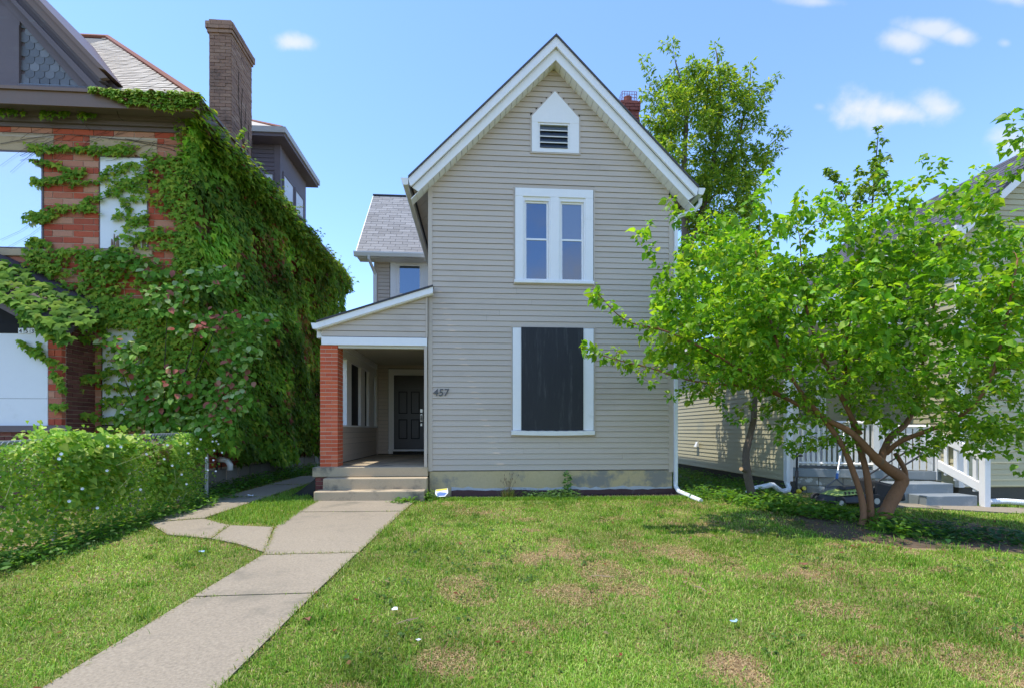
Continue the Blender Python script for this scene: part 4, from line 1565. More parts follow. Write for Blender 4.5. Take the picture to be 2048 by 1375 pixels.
lap_boards(r_wall, (SX + .1, 10.4), (VX, 10.4), (0, -1), .66, 3.5, .0985, M_CREAM, lambda a, b: [(0, .48, 0, .48), (1.62, 2.2, 1.62, 2.2)] if a < 2.7 else [(0, 2.2, 0, 2.2)], seams=0)
lap_boards(r_wall, (VX, 10.4), (VX, VY), (-1, 0), .42, 4.75, .0985, M_CREAM, lambda a, b: [(0, 2.4, 0, 2.4)], seams=0)
vmid = (VX + VR) / 2
def vspan(zb, zt):
    f = lambda z: max(0, (z - 4.75) / .886)
    if f(zt) > (VR - VX) / 2 - .05:
        return []
    return [(f(zb) , VR - VX - f(zb), f(zt), VR - VX - f(zt))]
lap_boards(r_wall, (VX, VY), (VR, VY), (0, -1), .42, 6.2, .0985, M_CREAM, vspan, seams=0)
m = MB()
m.box(SX - .02, SX + .12, SY0 - .03, SY0 + .05, .41, 3.6)
m.build('corner_board', M_WHITE, rh)
MB().box(VX - .02, VX + .08, VY - .03, VY + .05, .41, 4.7).build('corner_board', M_WHITE, rh)
m = MB()
m.box(SX + .03, VX, SY0, SY1, .05, .41)
m.box(VX + .03, VR - .03, VY + .03, SY1, .05, .41)
m.build('foundation', surf('dark_foundation', (.10, .09, .075), (.07, .065, .055), 4, rough=.95, fine=.3), rh)
# roofs
m = MB()
m.xz([(SX - .28, 3.52), (VX, 4.50), (VX, 4.58), (SX - .28, 3.60)], SY0 - .35, SY1)
m.build('roof', M_SHINGD, rh)
m = MB()
m.box(SX - .29, VX, SY0 - .38, SY0 - .351, 3.40, 3.53) if False else m.xz([(SX - .28, 3.40), (VX, 4.38), (VX, 4.50), (SX - .28, 3.52)], SY0 - .38, SY0 - .35)
m.build('rake_board', M_WHITE, rh)
MB().box(SX - .36, SX - .29, SY0 - .36, SY1, 3.46, 3.58).build('gutter', M_WHITE, rh)
MB().box(SX + .1, VX, SY0 - .3, 10.4, 3.38, 3.41).build('porch_ceiling', M_WHITE, rh)
ov = .18
e_l, ez_ = VX - ov, 4.80
rg = (vmid, 4.80 + (vmid - VX + ov) * .886)
r_roof = None
for sgn in (-1, 1):
    m = MB()
    xe = vmid + sgn * (vmid - VX + ov)
    q = [(vmid, rg[1]), (xe, ez_), (xe, ez_ - .06), (vmid, rg[1] - .06)]
    m.xz(q if sgn > 0 else q[::-1], VY - .25, SY1)
    r_roof = m.build('roof', M_SHINGD, rh)
    if sgn < 0:
        a2 = math.atan(.886)
        rows_ = 18
        LL = math.hypot(vmid - xe, rg[1] - ez_)
        items = []
        for r in range(rows_):
            s_c = (r + .5) * LL / rows_
            y = VY - .26 + (.15 if r % 2 else 0)
            while y < 14.5:
                p = Vector((xe + math.cos(a2) * s_c, y + .15, ez_ + math.sin(a2) * s_c)) + Vector((-math.sin(a2), 0, math.cos(a2))) * .006
                items.append((p, (LL / rows_ + .014, .295, .010), Matrix.Rotation(-a2 + .04, 4, 'Y')))
                y += .305
        items.sort(key=lambda q: q[0].y)
        blocks('shingle', items, M_SHINGD, r_roof, 200)
    m = MB()
    q = [(vmid, rg[1] - .061), (xe, ez_ - .061), (xe, ez_ - .22), (vmid, rg[1] - .22)]
    m.xz(q if sgn > 0 else q[::-1], VY - .24, VY - .20)
    m.build('rake_board', M_WHITE, r_roof)
    m = MB()
    q = [(vmid, rg[1] - .15), (xe, ez_ - .15), (xe, ez_ - .17), (vmid, rg[1] - .17)]
    m.xz(q if sgn > 0 else q[::-1], VY - .20, VY)
    m.build('rake_soffit', M_WHITE, r_roof)
MB().box(VX - ov - .1, VX - ov - .002, VY - .24, SY1, 4.68, 4.78).build('gutter', M_WHITE, rh)
# door behind the balustrade
dd = MB().box(6.62, 7.42, 10.36, 10.42, .67, 2.68).build('door', M_WHITE, rh)
MB().box(6.5, 6.62, 10.35, 10.41, .67, 2.78).build('door_casing', M_WHITE, rh)
MB().box(7.42, 7.54, 10.35, 10.41, .67, 2.78).build('door_casing', M_WHITE, rh)
MB().box(6.75, 7.29, 10.35, 10.362, 1.6, 2.5).build('pane', M_GLASS, dd)
# vent hood
vh = MB()
vp = (SX - .02, 13.0)
vh.hexa([(SX - .10, 12.93, .95), (SX - .018, 12.93, .95), (SX - .018, 13.07, .95), (SX - .10, 13.07, .95), (SX - .05, 12.95, 1.08), (SX - .018, 12.95, 1.08), (SX - .018, 13.05, 1.08), (SX - .05, 13.05, 1.08)])
vh.build('vent_hood', M_PLASTW, rh)
# platform and steps
PE0, PE1 = (6.05, 9.18), (8.12, 8.30)
m = MB()
poly = [(5.95, 9.22), PE0, PE1, (8.195, 8.30), (8.195, 10.39), (5.95, 10.39)]
m.prism([(x, y, .50) for x, y in poly], (0, 0, .16))
m.build('porch_floor', M_GREYP, rh, bevel=.01)
m = MB()
poly = [(6.0, 9.3), (6.1, 9.24), (8.12, 8.38), (8.19, 8.38), (8.19, 10.3), (6.0, 10.3)]
m.prism([(x, y, .05) for x, y in poly], (0, 0, .449))
r_base = m.build('porch_base', M_MORTAR, rh)
dvec = Vector((PE1[0] - PE0[0], PE1[1] - PE0[1], 0))
Ld = dvec.length
items = brick_run([], (6.08, 9.215), (8.1, 8.345), (dvec.y / Ld, -dvec.x / Ld), .02, .50, .16, .40, joint=.012, depth=.06)
blocks('block', items, M_BLOCK, r_base, 60)
MB().box(7.02, 7.99, 7.88, 8.33, .05, .49).build('step', M_GREYP, rh, bevel=.012)
MB().box(7.18, 8.06, 7.54, 7.878, .03, .33).build('step', M_GREYP, rh, bevel=.012)
# balustrade
bal = MB()
P0, P1 = Vector((*PE0, 0)) + Vector((.06, .06, 0)), Vector((7.28, 8.68, 0))
bal.tube([P0 + Vector((0, 0, .76)), P1 + Vector((0, 0, .76))], .035, 4)
bal.tube([P0 + Vector((0, 0, 1.52)), P1 + Vector((0, 0, 1.52))], .04, 4)
b_bal = bal.build('balustrade', M_WHITE2, rh)
rotz = math.atan2(dvec.y, dvec.x)
nb = 15
for i in range(nb):
    c = P0.lerp(P1, (i + .5) / nb)
    c.z = 1.12
    o = bpy.data.objects.new('baluster', unit_box(M_WHITE2))
    link(o, b_bal)
    o.matrix_basis = Matrix.Translation(c) @ Matrix.Rotation(rotz, 4, 'Z') @ Matrix.Diagonal((.048, .035, .80, 1))
for c in (P0, P1):
    o = bpy.data.objects.new('post', unit_box(M_WHITE2))
    link(o, b_bal)
    o.matrix_basis = Matrix.Translation((c.x, c.y, 1.12 if c is P1 else 2.05)) @ Matrix.Rotation(rotz, 4, 'Z') @ Matrix.Diagonal((.10, .10, .92 if c is P1 else 2.75, 1))
# a closed white skirt beside it
for i in range(8):
    c = Vector((7.36 + i * .095, 8.64 - i * .040, 1.05))
    o = bpy.data.objects.new('baluster', unit_box(M_WHITE2))
    link(o, b_bal)
    o.matrix_basis = Matrix.Translation(c) @ Matrix.Rotation(rotz, 4, 'Z') @ Matrix.Diagonal((.08, .03, .74 + .02 * (i % 2), 1))
MB().tube([(7.3, 8.67, 1.45), (8.02, 8.36, 1.45)], .035, 4).build('top_rail', M_WHITE2, b_bal)
# stair rail
st = MB()
st.box(8.09, 8.19, 7.45, 7.55, .10, 1.03)
st.box(8.08, 8.20, 7.44, 7.56, 1.031, 1.06)
b_st = st.build('stair_rail', M_WHITE, rh, bevel=.006)
for (ya, yb, za, zb, dz) in ((8.30, 7.55, 1.27, .98, .075), (8.30, 7.55, .78, .46, .075)):
    m = MB().hexa([(8.11, yb, zb - dz), (8.17, yb, zb - dz), (8.17, ya, za - dz), (8.11, ya, za - dz), (8.11, yb, zb + dz), (8.17, yb, zb + dz), (8.17, ya, za + dz), (8.11, ya, za + dz)])
    m.build('rail', M_WHITE, b_st, bevel=.004)
for f_ in (.18, .42, .66, .86):
    y = 8.30 + (7.55 - 8.30) * f_
    MB().box(8.125, 8.155, y - .03, y + .03, .78 + (.46 - .78) * f_ - .12, 1.27 + (.98 - 1.27) * f_ - .02).build('baluster', M_WHITE, b_st)
MB().box(8.10, 8.19, 8.301, 8.39, .50, 1.38).build('post', M_WHITE, b_st)
# rain downspout at the corner
m = MB()
m.box(SX - .07, SX + .0, SY0 - .13, SY0 - .05, .38, 3.45)
m.build('downspout', M_PLASTW, rh)

# ---------------------------------------------------------------- things far behind
gr = thing('garage', 'white building far behind the porch, seen past the brick pier', 'garage', (-7.7, 26, .2))
MB().box(-11, -5.6, 26, 30, .2, 6).build('wall', M_WHITE2, gr)
MB().prism([(-11.3, 25.7, 6), (-5.3, 25.7, 6), (-5.3, 28, 7.3), (-11.3, 28, 7.3)], (0, 0, .1)).build('roof', M_SHING, gr)
MB().box(-8.6, -6.4, 25.97, 25.995, .25, 2.5).build('door', M_WHITE, gr)
pole = MB()
# ---------------------------------------------------------------- chain link fence
# post and rail
fx = lambda y: -4.70 - .004 * (9 - y)
fence = thing('chain_link_fence', 'low galvanised chain link fence overgrown with flowering vines', 'fence', (-4.7, 6, .1))
for y in (9.05, 5.92, 2.75, -.4):
    g0 = gzf(fx(y), y)
    r = .032 if y > 9 else .025
    m = MB().tube([(fx(y), y, g0 - .1), (fx(y), y, g0 + 1.19)], r, 12)
    p_o = m.build('post', M_STEEL, fence, smooth=False)
    MB().ball((fx(y), y, g0 + 1.20), (r * 1.15, r * 1.15, r * .8)).build('post_cap', M_STEEL, p_o)
ftop = lambda y: gzf(fx(y), y) + 1.135
MB().tube([(fx(y), y, ftop(y)) for y in np.linspace(9.05, -.4, 14)], .021, 8).build('top_rail', M_STEEL, fence)
wm = MB()
pit = .062
for k in range(int(11.2 / pit)):
    for sg in (-1, 1):
        y0_ = -1.2 + k * pit
        pts = []
        for q in (0, 1):
            y = y0_ + (1.1 * q if sg > 0 else 1.1 * (1 - q))
            pts.append((y, .05 + 1.1 * q))
        if min(p[0] for p in pts) < -.4 or max(p[0] for p in pts) > 9.05:
            continue
        wm.tube([(fx(y) + .025 * sg * .2 + .02, y, gzf(fx(y), y) + z) for y, z in pts], .0022, 3, caps=False)
o = wm.build('wire_mesh', M_STEEL, fence)
o['kind'] = 'stuff'


# ---------------------------------------------------------------- plants
def palette(n, cols, w, jit=.18, patch=None):
    cols = np.array(cols)
    w = np.array(w, float)
    idx = RNG.choice(len(cols), n, p=w / w.sum())
    c = cols[idx] * (1 + RNG.uniform(-jit, jit, (n, 1))) * (1 + RNG.uniform(-.08, .08, (n, 3)))
    if patch is not None:
        c = c * patch[:, None]
    return np.clip(c, .004, .9)


def rvec(n):
    return unit(RNG.normal(size=(n, 3)))


GREENS = [(.115, .24, .028), (.165, .32, .036), (.25, .40, .045), (.36, .45, .055), (.22, .10, .045), (.25, .06, .035)]

ivy = thing('ivy', 'green ivy covering the brick house wall and eaves', 'ivy', (-4.9, 9, .3))
# side wall
n = 30000
yy = 8.75 + 9.7 * RNG.random(n) ** 1.25
zz = RNG.uniform(.4, 6.72, n)
nzv = vnoise(yy, zz, 2.2, 21)
low = .72 + .30 * vnoise(yy, yy * 0, 2.0, 5) + .25 * (yy < 10.4)
hole = vnoise(yy * 1.0, zz * .8, 2.6, 33)
near_edge = (yy < 9.9) & (zz > 4.2) & (zz < 6.3)
keep = (zz > low) & ~((hole > .95) & (RNG.random(n) < .85)) & ~(near_edge & (hole > .35) & (RNG.random(n) < .8))
yy, zz, nzv = yy[keep], zz[keep], nzv[keep]
n = len(yy)
nz3 = vnoise(yy, zz, 5.0, 23)
thick = .03 + .12 * RNG.random(n) + .13 * (nzv + .7).clip(0, 2) + .07 * (nz3 + .5).clip(0, 2) + .06 * (yy > 15)
pos = np.stack([BX + thick, yy, zz], 1)
nrm_ = unit(np.array([1.0, -.15, .35]) + .55 * rvec(n))
tip = unit(np.array([.25, -.1, -1.0]) + .5 * rvec(n))
warm = vnoise(yy, zz, 1.1, 44)
col = palette(n, GREENS, [3, 4, 2.4, .8, .12, .05])
col = np.where((warm > .62)[:, None] & (RNG.random((n, 1)) < .45), palette(n, [(.30, .17, .045), (.36, .10, .06), (.26, .27, .045)], [1.4, 1.0, 1.4]), col)
S_pos, S_n, S_t, S_c = [pos], [nrm_], [tip], [col]
col *= 1.12 * np.clip(1 + .50 * vnoise(yy, zz, 3.2, 45) + .22 * vnoise(yy, zz, 8, 46), .45, 1.7)[:, None]
S_s = [RNG.uniform(.08, .165, n)]

# eaves: along the side gutter and the corner of the front one
n = 5200
yy = 8.45 + 9.9 * RNG.random(n) ** 1.1
dens = np.clip((yy - 8.9) / 1.6, .35, 1)
k = RNG.random(n) < dens
yy = yy[k]; n = len(yy)
zz = 6.86 - .42 * RNG.random(n) ** 1.2 - .15 * (vnoise(yy, yy * 0, 3, 8) > .3)
pos = np.stack([-4.56 + RNG.uniform(-.14, .10, n), yy, zz], 1)
S_pos.append(pos); S_n.append(unit(np.array([.7, -.2, .8]) + .5 * rvec(n))); S_t.append(unit(np.array([.5, -.1, -.8]) + .5 * rvec(n)))
S_c.append(palette(n, GREENS, [1, 3, 4, 4, .3, .1])); S_s.append(RNG.uniform(.07, .12, n))
# the soffit and wall top between gutter and wall
n = 3000
yy = 9.3 + 9.0 * RNG.random(n)
f_ = RNG.random(n)
pos = np.stack([-5 + .08 + .42 * f_, yy, 6.30 + .25 * f_ - .2 * RNG.random(n)], 1)
S_pos.append(pos); S_n.append(unit(np.array([1.0, -.3, .2]) + .5 * rvec(n))); S_t.append(unit(np.array([.2, -.1, -1]) + .5 * rvec(n)))
S_c.append(palette(n, GREENS, [3, 4, 2, .6, .1, .05])); S_s.append(RNG.uniform(.08, .13, n))
n = 900
xx = -4.5 - 1.65 * RNG.random(n) ** 1.15
zz = 6.88 - .05 - .20 * RNG.random(n) ** 1.3 * np.clip((xx + 6.2) / .6, .3, 1) * (1 + .5 * vnoise(xx, xx * 0, 6, 2))
pos = np.stack([xx, 8.46 - RNG.uniform(.0, .08, n), zz], 1)
S_pos.append(pos); S_n.append(unit(np.array([.1, -.8, .8]) + .45 * rvec(n))); S_t.append(unit(np.array([.1, -.4, -.8]) + .5 * rvec(n)))
S_c.append(palette(n, GREENS, [1, 2, 4, 3, .5, .1])); S_s.append(RNG.uniform(.06, .10, n))
# sprigs under the cornice
for u0, u1, v0, num in ((0, 48, 222, 40), (80, 138, 226, 42), (155, 190, 228, 24)):
    p = np.array([tuple(px(RNG.uniform(u0, u1), v0 + RNG.normal() * 4, 8.68)) for _ in range(num)])
    S_pos.append(p); S_n.append(unit(np.array([0, -1, .4]) + .4 * rvec(num))); S_t.append(unit(np.array([0, -.2, -1]) + .4 * rvec(num)))
    S_c.append(palette(num, GREENS, [3, 3, 1, .5, 0, 0])); S_s.append(RNG.uniform(.06, .09, num))

# front wall: strands and masses
STRANDS = [([(61, 294), (107, 300)], 60, 9), ([(107, 297), (177, 299)], 60, 6), ([(183, 300), (275, 300)], 150, 11), ([(290, 318), (378, 330)], 110, 12),
           ([(61, 322), (112, 330), (171, 348)], 80, 6), ([(64, 362), (112, 362), (171, 345)], 120, 8), ([(140, 368), (195, 362), (256, 339)], 80, 6),
           ([(165, 408), (214, 391), (269, 363), (305, 345)], 110, 7), ([(49, 436), (92, 426), (153, 414), (200, 424)], 150, 8), ([(66, 442), (110, 432)], 60, 9),
           ([(205, 350), (232, 336), (280, 326)], 50, 5), ([(235, 385), (262, 420), (230, 440)], 60, 8), ([(60, 482), (100, 490)], 70, 9),
           ([(250, 455), (300, 430)], 70, 8), ([(262, 480), (330, 465)], 90, 9), ([(300, 355), (330, 370), (378, 380)], 130, 16), ([(225, 370), (290, 372)], 70, 14),
           ([(208, 805), (250, 792), (290, 800)], 90, 7), ([(208, 745), (240, 742), (285, 750)], 80, 6), ([(208, 770), (290, 775)], 60, 6), ([(205, 836), (240, 832), (290, 838)], 90, 5),
           ([(44, 682), (62, 697), (95, 715), (135, 735)], 90, 5), ([(80, 684), (84, 702), (95, 718)], 30, 3), ([(110, 745), (130, 775), (160, 780)], 90, 8),
           ([(110, 815), (150, 808)], 60, 7), ([(150, 735), (170, 760), (205, 750)], 70, 9), ([(150, 830), (195, 830)], 60, 8)]
fp = []
for pts, num, wdt in STRANDS:
    L = [math.hypot(b[0] - a[0], b[1] - a[1]) for a, b in zip(pts[:-1], pts[1:])]
    for _ in range(num):
        q = RNG.random() * sum(L)
        i = 0
        while i < len(L) - 1 and q > L[i]:
            q -= L[i]
            i += 1
        a, b = pts[i], pts[i + 1]
        f_ = q / L[i]
        fp.append((a[0] + (b[0] - a[0]) * f_ + RNG.normal() * wdt * .45, a[1] + (b[1] - a[1]) * f_ + RNG.normal() * wdt * .55, .07))
def mass(u0, u1, v0, v1, num, dfun, th):
    us, vs = RNG.uniform(u0, u1, num), RNG.uniform(v0, v1, num)
    d = dfun(us, vs)
    for u, v, q in zip(us, vs, RNG.random(num) < d):
        if q:
            fp.append((u, v, th))
mass(215, 392, 325, 500, 2300, lambda u, v: np.clip((u - 225) / 170, 0, 1) ** 1.1 * .8 * (vnoise(u, v, .06, 9) > -.45), .10)
mass(352, 396, 215, 600, 1500, lambda u, v: np.clip((u - 350) / 30, 0, 1) * (.35 + .65 * (vnoise(u, v, .05, 91) > -.2)), .12)
mass(55, 395, 484, 640, 3300, lambda u, v: (v > 500 - (u - 55) * .02) * (.2 + .8 * (vnoise(u, v, .045, 19) > -.35)) * (1 - .8 * ((u < 190) & (v > 505 + (u - 0) * .5) & (v < 560 + u * .3))) * (~((u > 275) & (u < 350) & (v < 520))), .14)
mass(200, 400, 600, 872, 4600, lambda u, v: np.where((u < 262 + 22 * np.sin(v * .05)) & (v > 655) & (v < 850), .10, np.where((u < 300) & (v > 720), .4, 1.0)), .14)
mass(130, 215, 590, 690, 420, lambda u, v: .55 + 0 * u, .12)
fp = np.array(fp)
n = len(fp)
P3 = np.array([tuple(px(u, v, BY)) for u, v, _ in fp])
depthf = np.where((fp[:, 0] < 135) & (fp[:, 1] > 655), QY - .03, np.where((fp[:, 0] < 200) & (fp[:, 1] > 655), BY - .25, BY - .02))
P3 = np.array([tuple(px(u, v, d)) for (u, v, _), d in zip(fp, depthf)])
P3[:, 1] -= RNG.random(n) * fp[:, 2]
S_pos.append(P3); S_n.append(unit(np.array([.1, -1, .55]) + .5 * rvec(n))); S_t.append(unit(np.array([.05, -.3, -1]) + .55 * rvec(n)))
S_c.append(palette(n, GREENS, [1.5, 3, 4, 2.4, .06, .02])); S_s.append(RNG.uniform(.055, .10, n))
# porch roof: big star leaves
n = 820
bp_ = []
while len(bp_) < n:
    x = RNG.uniform(-8.8, -6.02)
    f_ = RNG.random()
    zf, zb_ = 2.83 - .55 * (x + 6.12), 3.48 - .511 * (x + 6.25)
    if RNG.random() < .55:
        f_ *= .72
        p = (x, 7.9 + .955 * f_, zf + (zb_ - zf) * f_ + .06 + .08 * RNG.random())
    else:
        p = (x, 7.86 - .08 * RNG.random(), zf + .08 - .42 * RNG.random() ** 1.3 * (.06 if x < -6.68 else .55))
    bp_.append(p)
bp_ = np.array(bp_)
S2 = (bp_, unit(np.array([.25, -.9, .75]) + .4 * rvec(n)), unit(np.array([.25, -.4, -1]) + .4 * rvec(n)), RNG.uniform(.11, .18, n),
      palette(n, [(.08, .18, .024), (.14, .27, .03), (.23, .35, .04)], [3, 4, 2]))
S_pos.append(S2[0]); S_n.append(S2[1]); S_t.append(S2[2]); S_s.append(S2[3]); S_c.append(S2[4])
# sprigs breaking the line of the eaves
for _ in range(120):
    y = 9 + 9.3 * RNG.random()
    k_ = int(RNG.integers(4, 10))
    b_ = np.array([-4.5, y, RNG.uniform(6.4, 6.85)])
    d_ = unit(np.array([[.7, RNG.normal() * .4, RNG.normal() * .7]]))[0]
    S_pos.append(b_ + d_ * np.linspace(0, RNG.uniform(.12, .3), k_)[:, None]); S_n.append(unit(np.array([.5, -.3, .8]) + .5 * rvec(k_))); S_t.append(unit(np.array([.5, 0, -.6]) + .6 * rvec(k_)))
    S_s.append(RNG.uniform(.06, .11, k_)); S_c.append(palette(k_, GREENS, [1, 2, 4, 4, .5, .3]))
A_pos, A_n, A_t, A_s, A_c = (np.concatenate(q) for q in (S_pos, S_n, S_t, S_s, S_c))
k = ~((A_pos[:, 0] > -7.35) & (A_pos[:, 0] < -6.72) & (A_pos[:, 1] < 8.4) & (A_pos[:, 2] > 2.78) & (A_pos[:, 2] < 3.10))
A_pos, A_n, A_t, A_s, A_c = A_pos[k], A_n[k], A_t[k], A_s[k], A_c[k]
leaves('foliage', 'ivy', A_pos, A_n, A_t, A_s, A_c, M_LEAFS, ivy, singles=280)
sm = MB()
for pts in ([(0, 264), (150, 270), (260, 281), (340, 298), (390, 322)], [(0, 288), (60, 277), (112, 271)], [(40, 312), (85, 290), (130, 272)], [(0, 332), (45, 300), (95, 285)],
            [(20, 345), (60, 310), (75, 300)], [(256, 339), (225, 350), (200, 346)], [(300, 345), (250, 372), (215, 395), (165, 408)], [(0, 480), (40, 462), (70, 440)], [(5, 500), (60, 470), (100, 440)],
            [(305, 330), (262, 332), (205, 340)], [(390, 300), (330, 290), (250, 278)], [(150, 228), (170, 250), (180, 262)], [(230, 212), (238, 235), (248, 243)]):
    P_ = [px(u, v, BY - .03 if v > 255 else 8.62) for u, v in pts]
    sm.tube(P_, .0018 if pts[0][0] < 30 and pts[0][1] > 300 else .0045, 4)
for _ in range(26):
    u = RNG.uniform(0, 300)
    v = RNG.uniform(265, 330)
    P_ = [px(u + q * 14, v - q * 6 + RNG.normal() * 3, BY - .025) for q in range(5)]
    sm.tube(P_, .0022, 3)
for _ in range(40):
    y, z = RNG.uniform(9.8, 16), .5
    P_ = []
    for q in range(9):
        P_.append((BX + .03, y, z))
        z += .55 + RNG.normal() * .08
        y = max(9.3, y + RNG.normal() * .18)
        if z > 6.3: break
    sm.tube(P_, .009, 4)
sm.build('stem', M_BARKD, ivy)['kind'] = 'stuff'

# a broader-leaved climber standing out from the wall
cl = thing('climbing_shrub', 'broad leaved climbing shrub with pink and red leaves in front of the ivy', 'shrub', (-4.8, 8.6, .3))
CEN = [(430, 555, 62, 28, 8.55), (345, 585, 62, 24, 8.5), (440, 635, 60, 24, 8.55), (335, 620, 42, 18, 8.45), (470, 765, 40, 60, 8.7), (425, 800, 62, 50, 8.65), (330, 770, 60, 45, 8.55),
       (265, 715, 42, 34, 8.45), (480, 690, 45, 40, 8.7), (395, 655, 48, 16, 8.4), (262, 520, 62, 16, 8.65), (300, 545, 50, 14, 8.65), (390, 842, 85, 28, 8.65), (300, 825, 70, 36, 8.6), (220, 682, 20, 13, 8.4), (205, 505, 40, 10, 8.7), (520, 640, 40, 20, 8.9)]
cp, cc = [], []
for u, v, ru, rv, Y in CEN:
    for _ in range(int(ru * rv / 17)):
        a, r = RNG.uniform(0, 6.28), RNG.random() ** .6
        p = px(u + ru * r * math.cos(a), v + rv * r * math.sin(a), Y + RNG.uniform(-.12, .15))
        cp.append(tuple(p))
        cc.append((u, v))
cp = np.array(cp); cc = np.array(cc)
n = len(cp)
col = palette(n, [(.11, .26, .035), (.16, .33, .04), (.28, .42, .11), (.42, .50, .22)], [3, 4, 2, 1.0])
red = (RNG.random(n) < np.where(((cc[:, 0] == 395) | (cc[:, 0] == 220)), .6, np.where((cc[:, 0] == 440) | (cc[:, 0] == 470), .28, .05)))
col[red] = palette(int(red.sum()), [(.42, .15, .12), (.36, .09, .07), (.45, .24, .15)], [2, 1.5, 1])
leaves('foliage', 'oval', cp, unit(np.array([.2, -.75, .8]) + .5 * rvec(n)), unit(np.array([.2, -.6, -.7]) + .7 * rvec(n)), RNG.uniform(.085, .16, n), col, M_LEAFS, cl, singles=240)
sm = MB()
base = Vector((-5.3, 8.80, .2))
for u, v, ru, rv, Y in CEN:
    if v < 600 or u > 460:
        continue
    e = px(u, v, Y + .1)
    mid = base.lerp(e, .55) + Vector((-.05, .05, .25))
    MB().tube([base + Vector((RNG.normal() * .08, .05, 0)), base.lerp(mid, .5) + Vector((0, .05, .05)), mid, e], [.014, .012, .008, .004], 5).build('stem', M_BARKD, cl)

# vines on the fence
vi = thing('bindweed', 'tangle of bindweed with small white flowers smothering the wire fence', 'vine', (-4.7, 5.5, .1))
n = 22000
yy = 2.3 + 6.85 * RNG.random(n) ** .85
g0 = gz(np.full(n, -4.7), yy)
top = np.where(yy > 7.3, 1.09, 1.19) + .07 * vnoise(yy, yy * 0, 4.5, 61) + .12 * (RNG.random(n) < .06)
hh = RNG.random(n) ** .8 * top
bul = np.clip(.22 * (1 - hh / 1.5) + .13 + .08 * vnoise(yy, hh, 3, 62), .03, .5) * np.where(yy > 8.2, .7, 1)
xx = -4.72 + bul * RNG.uniform(-.4, 1, n)
gap = (vnoise(yy, hh, 3.4, 63) > .75) & (hh > .6)
k = ~(gap & (RNG.random(n) < .8)) & ~((yy > 8.7) & (RNG.random(n) < .93)) 
pos = np.stack([xx, yy, g0 + hh], 1)[k]
n = len(pos)
big = (((pos[:, 1] > 5.7) & (pos[:, 1] < 6.9) & (pos[:, 2] > .55)) | ((pos[:, 1] > 7.4) & (pos[:, 1] < 7.9) & (pos[:, 2] > .45))) & (RNG.random(n) < .35)
tn = (vnoise(pos[:, 1], pos[:, 2], 2.1, 65) > .6) & (pos[:, 2] > .9)
col = palette(n, [(.15, .30, .035), (.24, .42, .045), (.34, .50, .06), (.48, .56, .10)], [3, 4, 3, 1.6])
hi = pos[:, 2] > 1.15
col[hi] *= 1.25
col[tn & (RNG.random(n) < .5)] = np.array([.26, .20, .08])
sz = np.where(big, RNG.uniform(.07, .12, n), RNG.uniform(.028, .055, n))
leaves('foliage', 'heart', pos, unit(np.array([.55, -.35, .75]) + .6 * rvec(n)), unit(np.array([.4, -.2, -.7]) + .8 * rvec(n)), sz, col, M_LEAF, vi, singles=260)
FL = [(372, 1.0), (60, .6), (20, .95), (15, 1.0), (365, .85), (160, .9), (105, 1.05), (210, .8), (300, .9), (335, .75), (285, .85), (400, 1.2), (345, .7), (265, 1.0), (383, 1.1), (250, .55), (130, 1.02), (395, .95), (70, .35), (30, .5), (90, .75), (180, .45), (225, 1.0), (240, .7), (275, .4), (310, 1.05), (325, .55), (355, 1.0), (378, .5), (405, .8)]
for i, (u, h) in enumerate(FL):
    y = 9.0 - (415 - u) / 415 * 3.6 + RNG.normal() * .1
    c = Vector((-4.40 + .1 * RNG.random(), y, gzf(-4.5, y) + h))
    d = Vector((.6, -.7, .25)).normalized()
    a = d.cross(Vector((0, 0, 1))).normalized()
    b = d.cross(a)
    vs = [tuple(c)]
    for q in range(10):
        w = 2 * math.pi * q / 10
        vs.append(tuple(c + d * .012 + (a * math.cos(w) + b * math.sin(w)) * (.015 + .002 * (q % 2))))
    MB().add(vs, [(0, 1 + q, 1 + (q + 1) % 10) for q in range(10)]).build('flower', M_PETAL, vi)
sm = MB()
for _ in range(30):
    y = RNG.uniform(2.5, 9)
    g = gzf(-4.6, y)
    x = -4.55 + RNG.uniform(-.1, .35)
    pts = [(x + RNG.normal() * .05, y + RNG.normal() * .06 * q, g + q * .16) for q in range(int(RNG.integers(3, 8)))]
    sm.tube(pts, .0025, 3)
sm.build('stem', surf('green_stem', (.16, .22, .07), (.22, .22, .1), 6, rough=.7), vi)['kind'] = 'stuff'


def weeds(name, label, xs, ys, per, h, size, cols, w, tpl='oval', mat=None, spread=.09, kind='stuff'):
    k = len(xs)
    X = np.repeat(xs, per); Y = np.repeat(ys, per)
    n = len(X)
    a = RNG.uniform(0, 6.28, n)
    r = spread * RNG.random(n) ** .7
    hh = h * RNG.random(n) * np.repeat(RNG.uniform(.4, 1.2, k), per)
    px_, py_ = X + r * np.cos(a), Y + r * np.sin(a)
    pos = np.stack([px_, py_, gz(px_, py_) + .01 + hh], 1)
    out = np.stack([np.cos(a), np.sin(a), -.15 + 0 * a], 1)
    o = leaves('foliage', tpl, pos, unit(np.array([0, 0, 1.0]) + .5 * rvec(n)), unit(out + .4 * rvec(n)), RNG.uniform(.6, 1.3, n) * size, palette(n, cols, w), mat or M_LEAF, None)
    ob = COL.objects[-1]
    ob.name = name
    props(ob, label, 'weeds', kind=kind)
    return ob


WG = [(.08, .20, .026), (.13, .28, .035), (.20, .36, .05)]


def scatter_area(poly, n):
    xs = np.array([p[0] for p in poly]); ys = np.array([p[1] for p in poly])
    X = RNG.uniform(xs.min(), xs.max(), n * 3); Y = RNG.uniform(ys.min(), ys.max(), n * 3)
    k = in_poly(X, Y, poly)
    return X[k][:n], Y[k][:n]


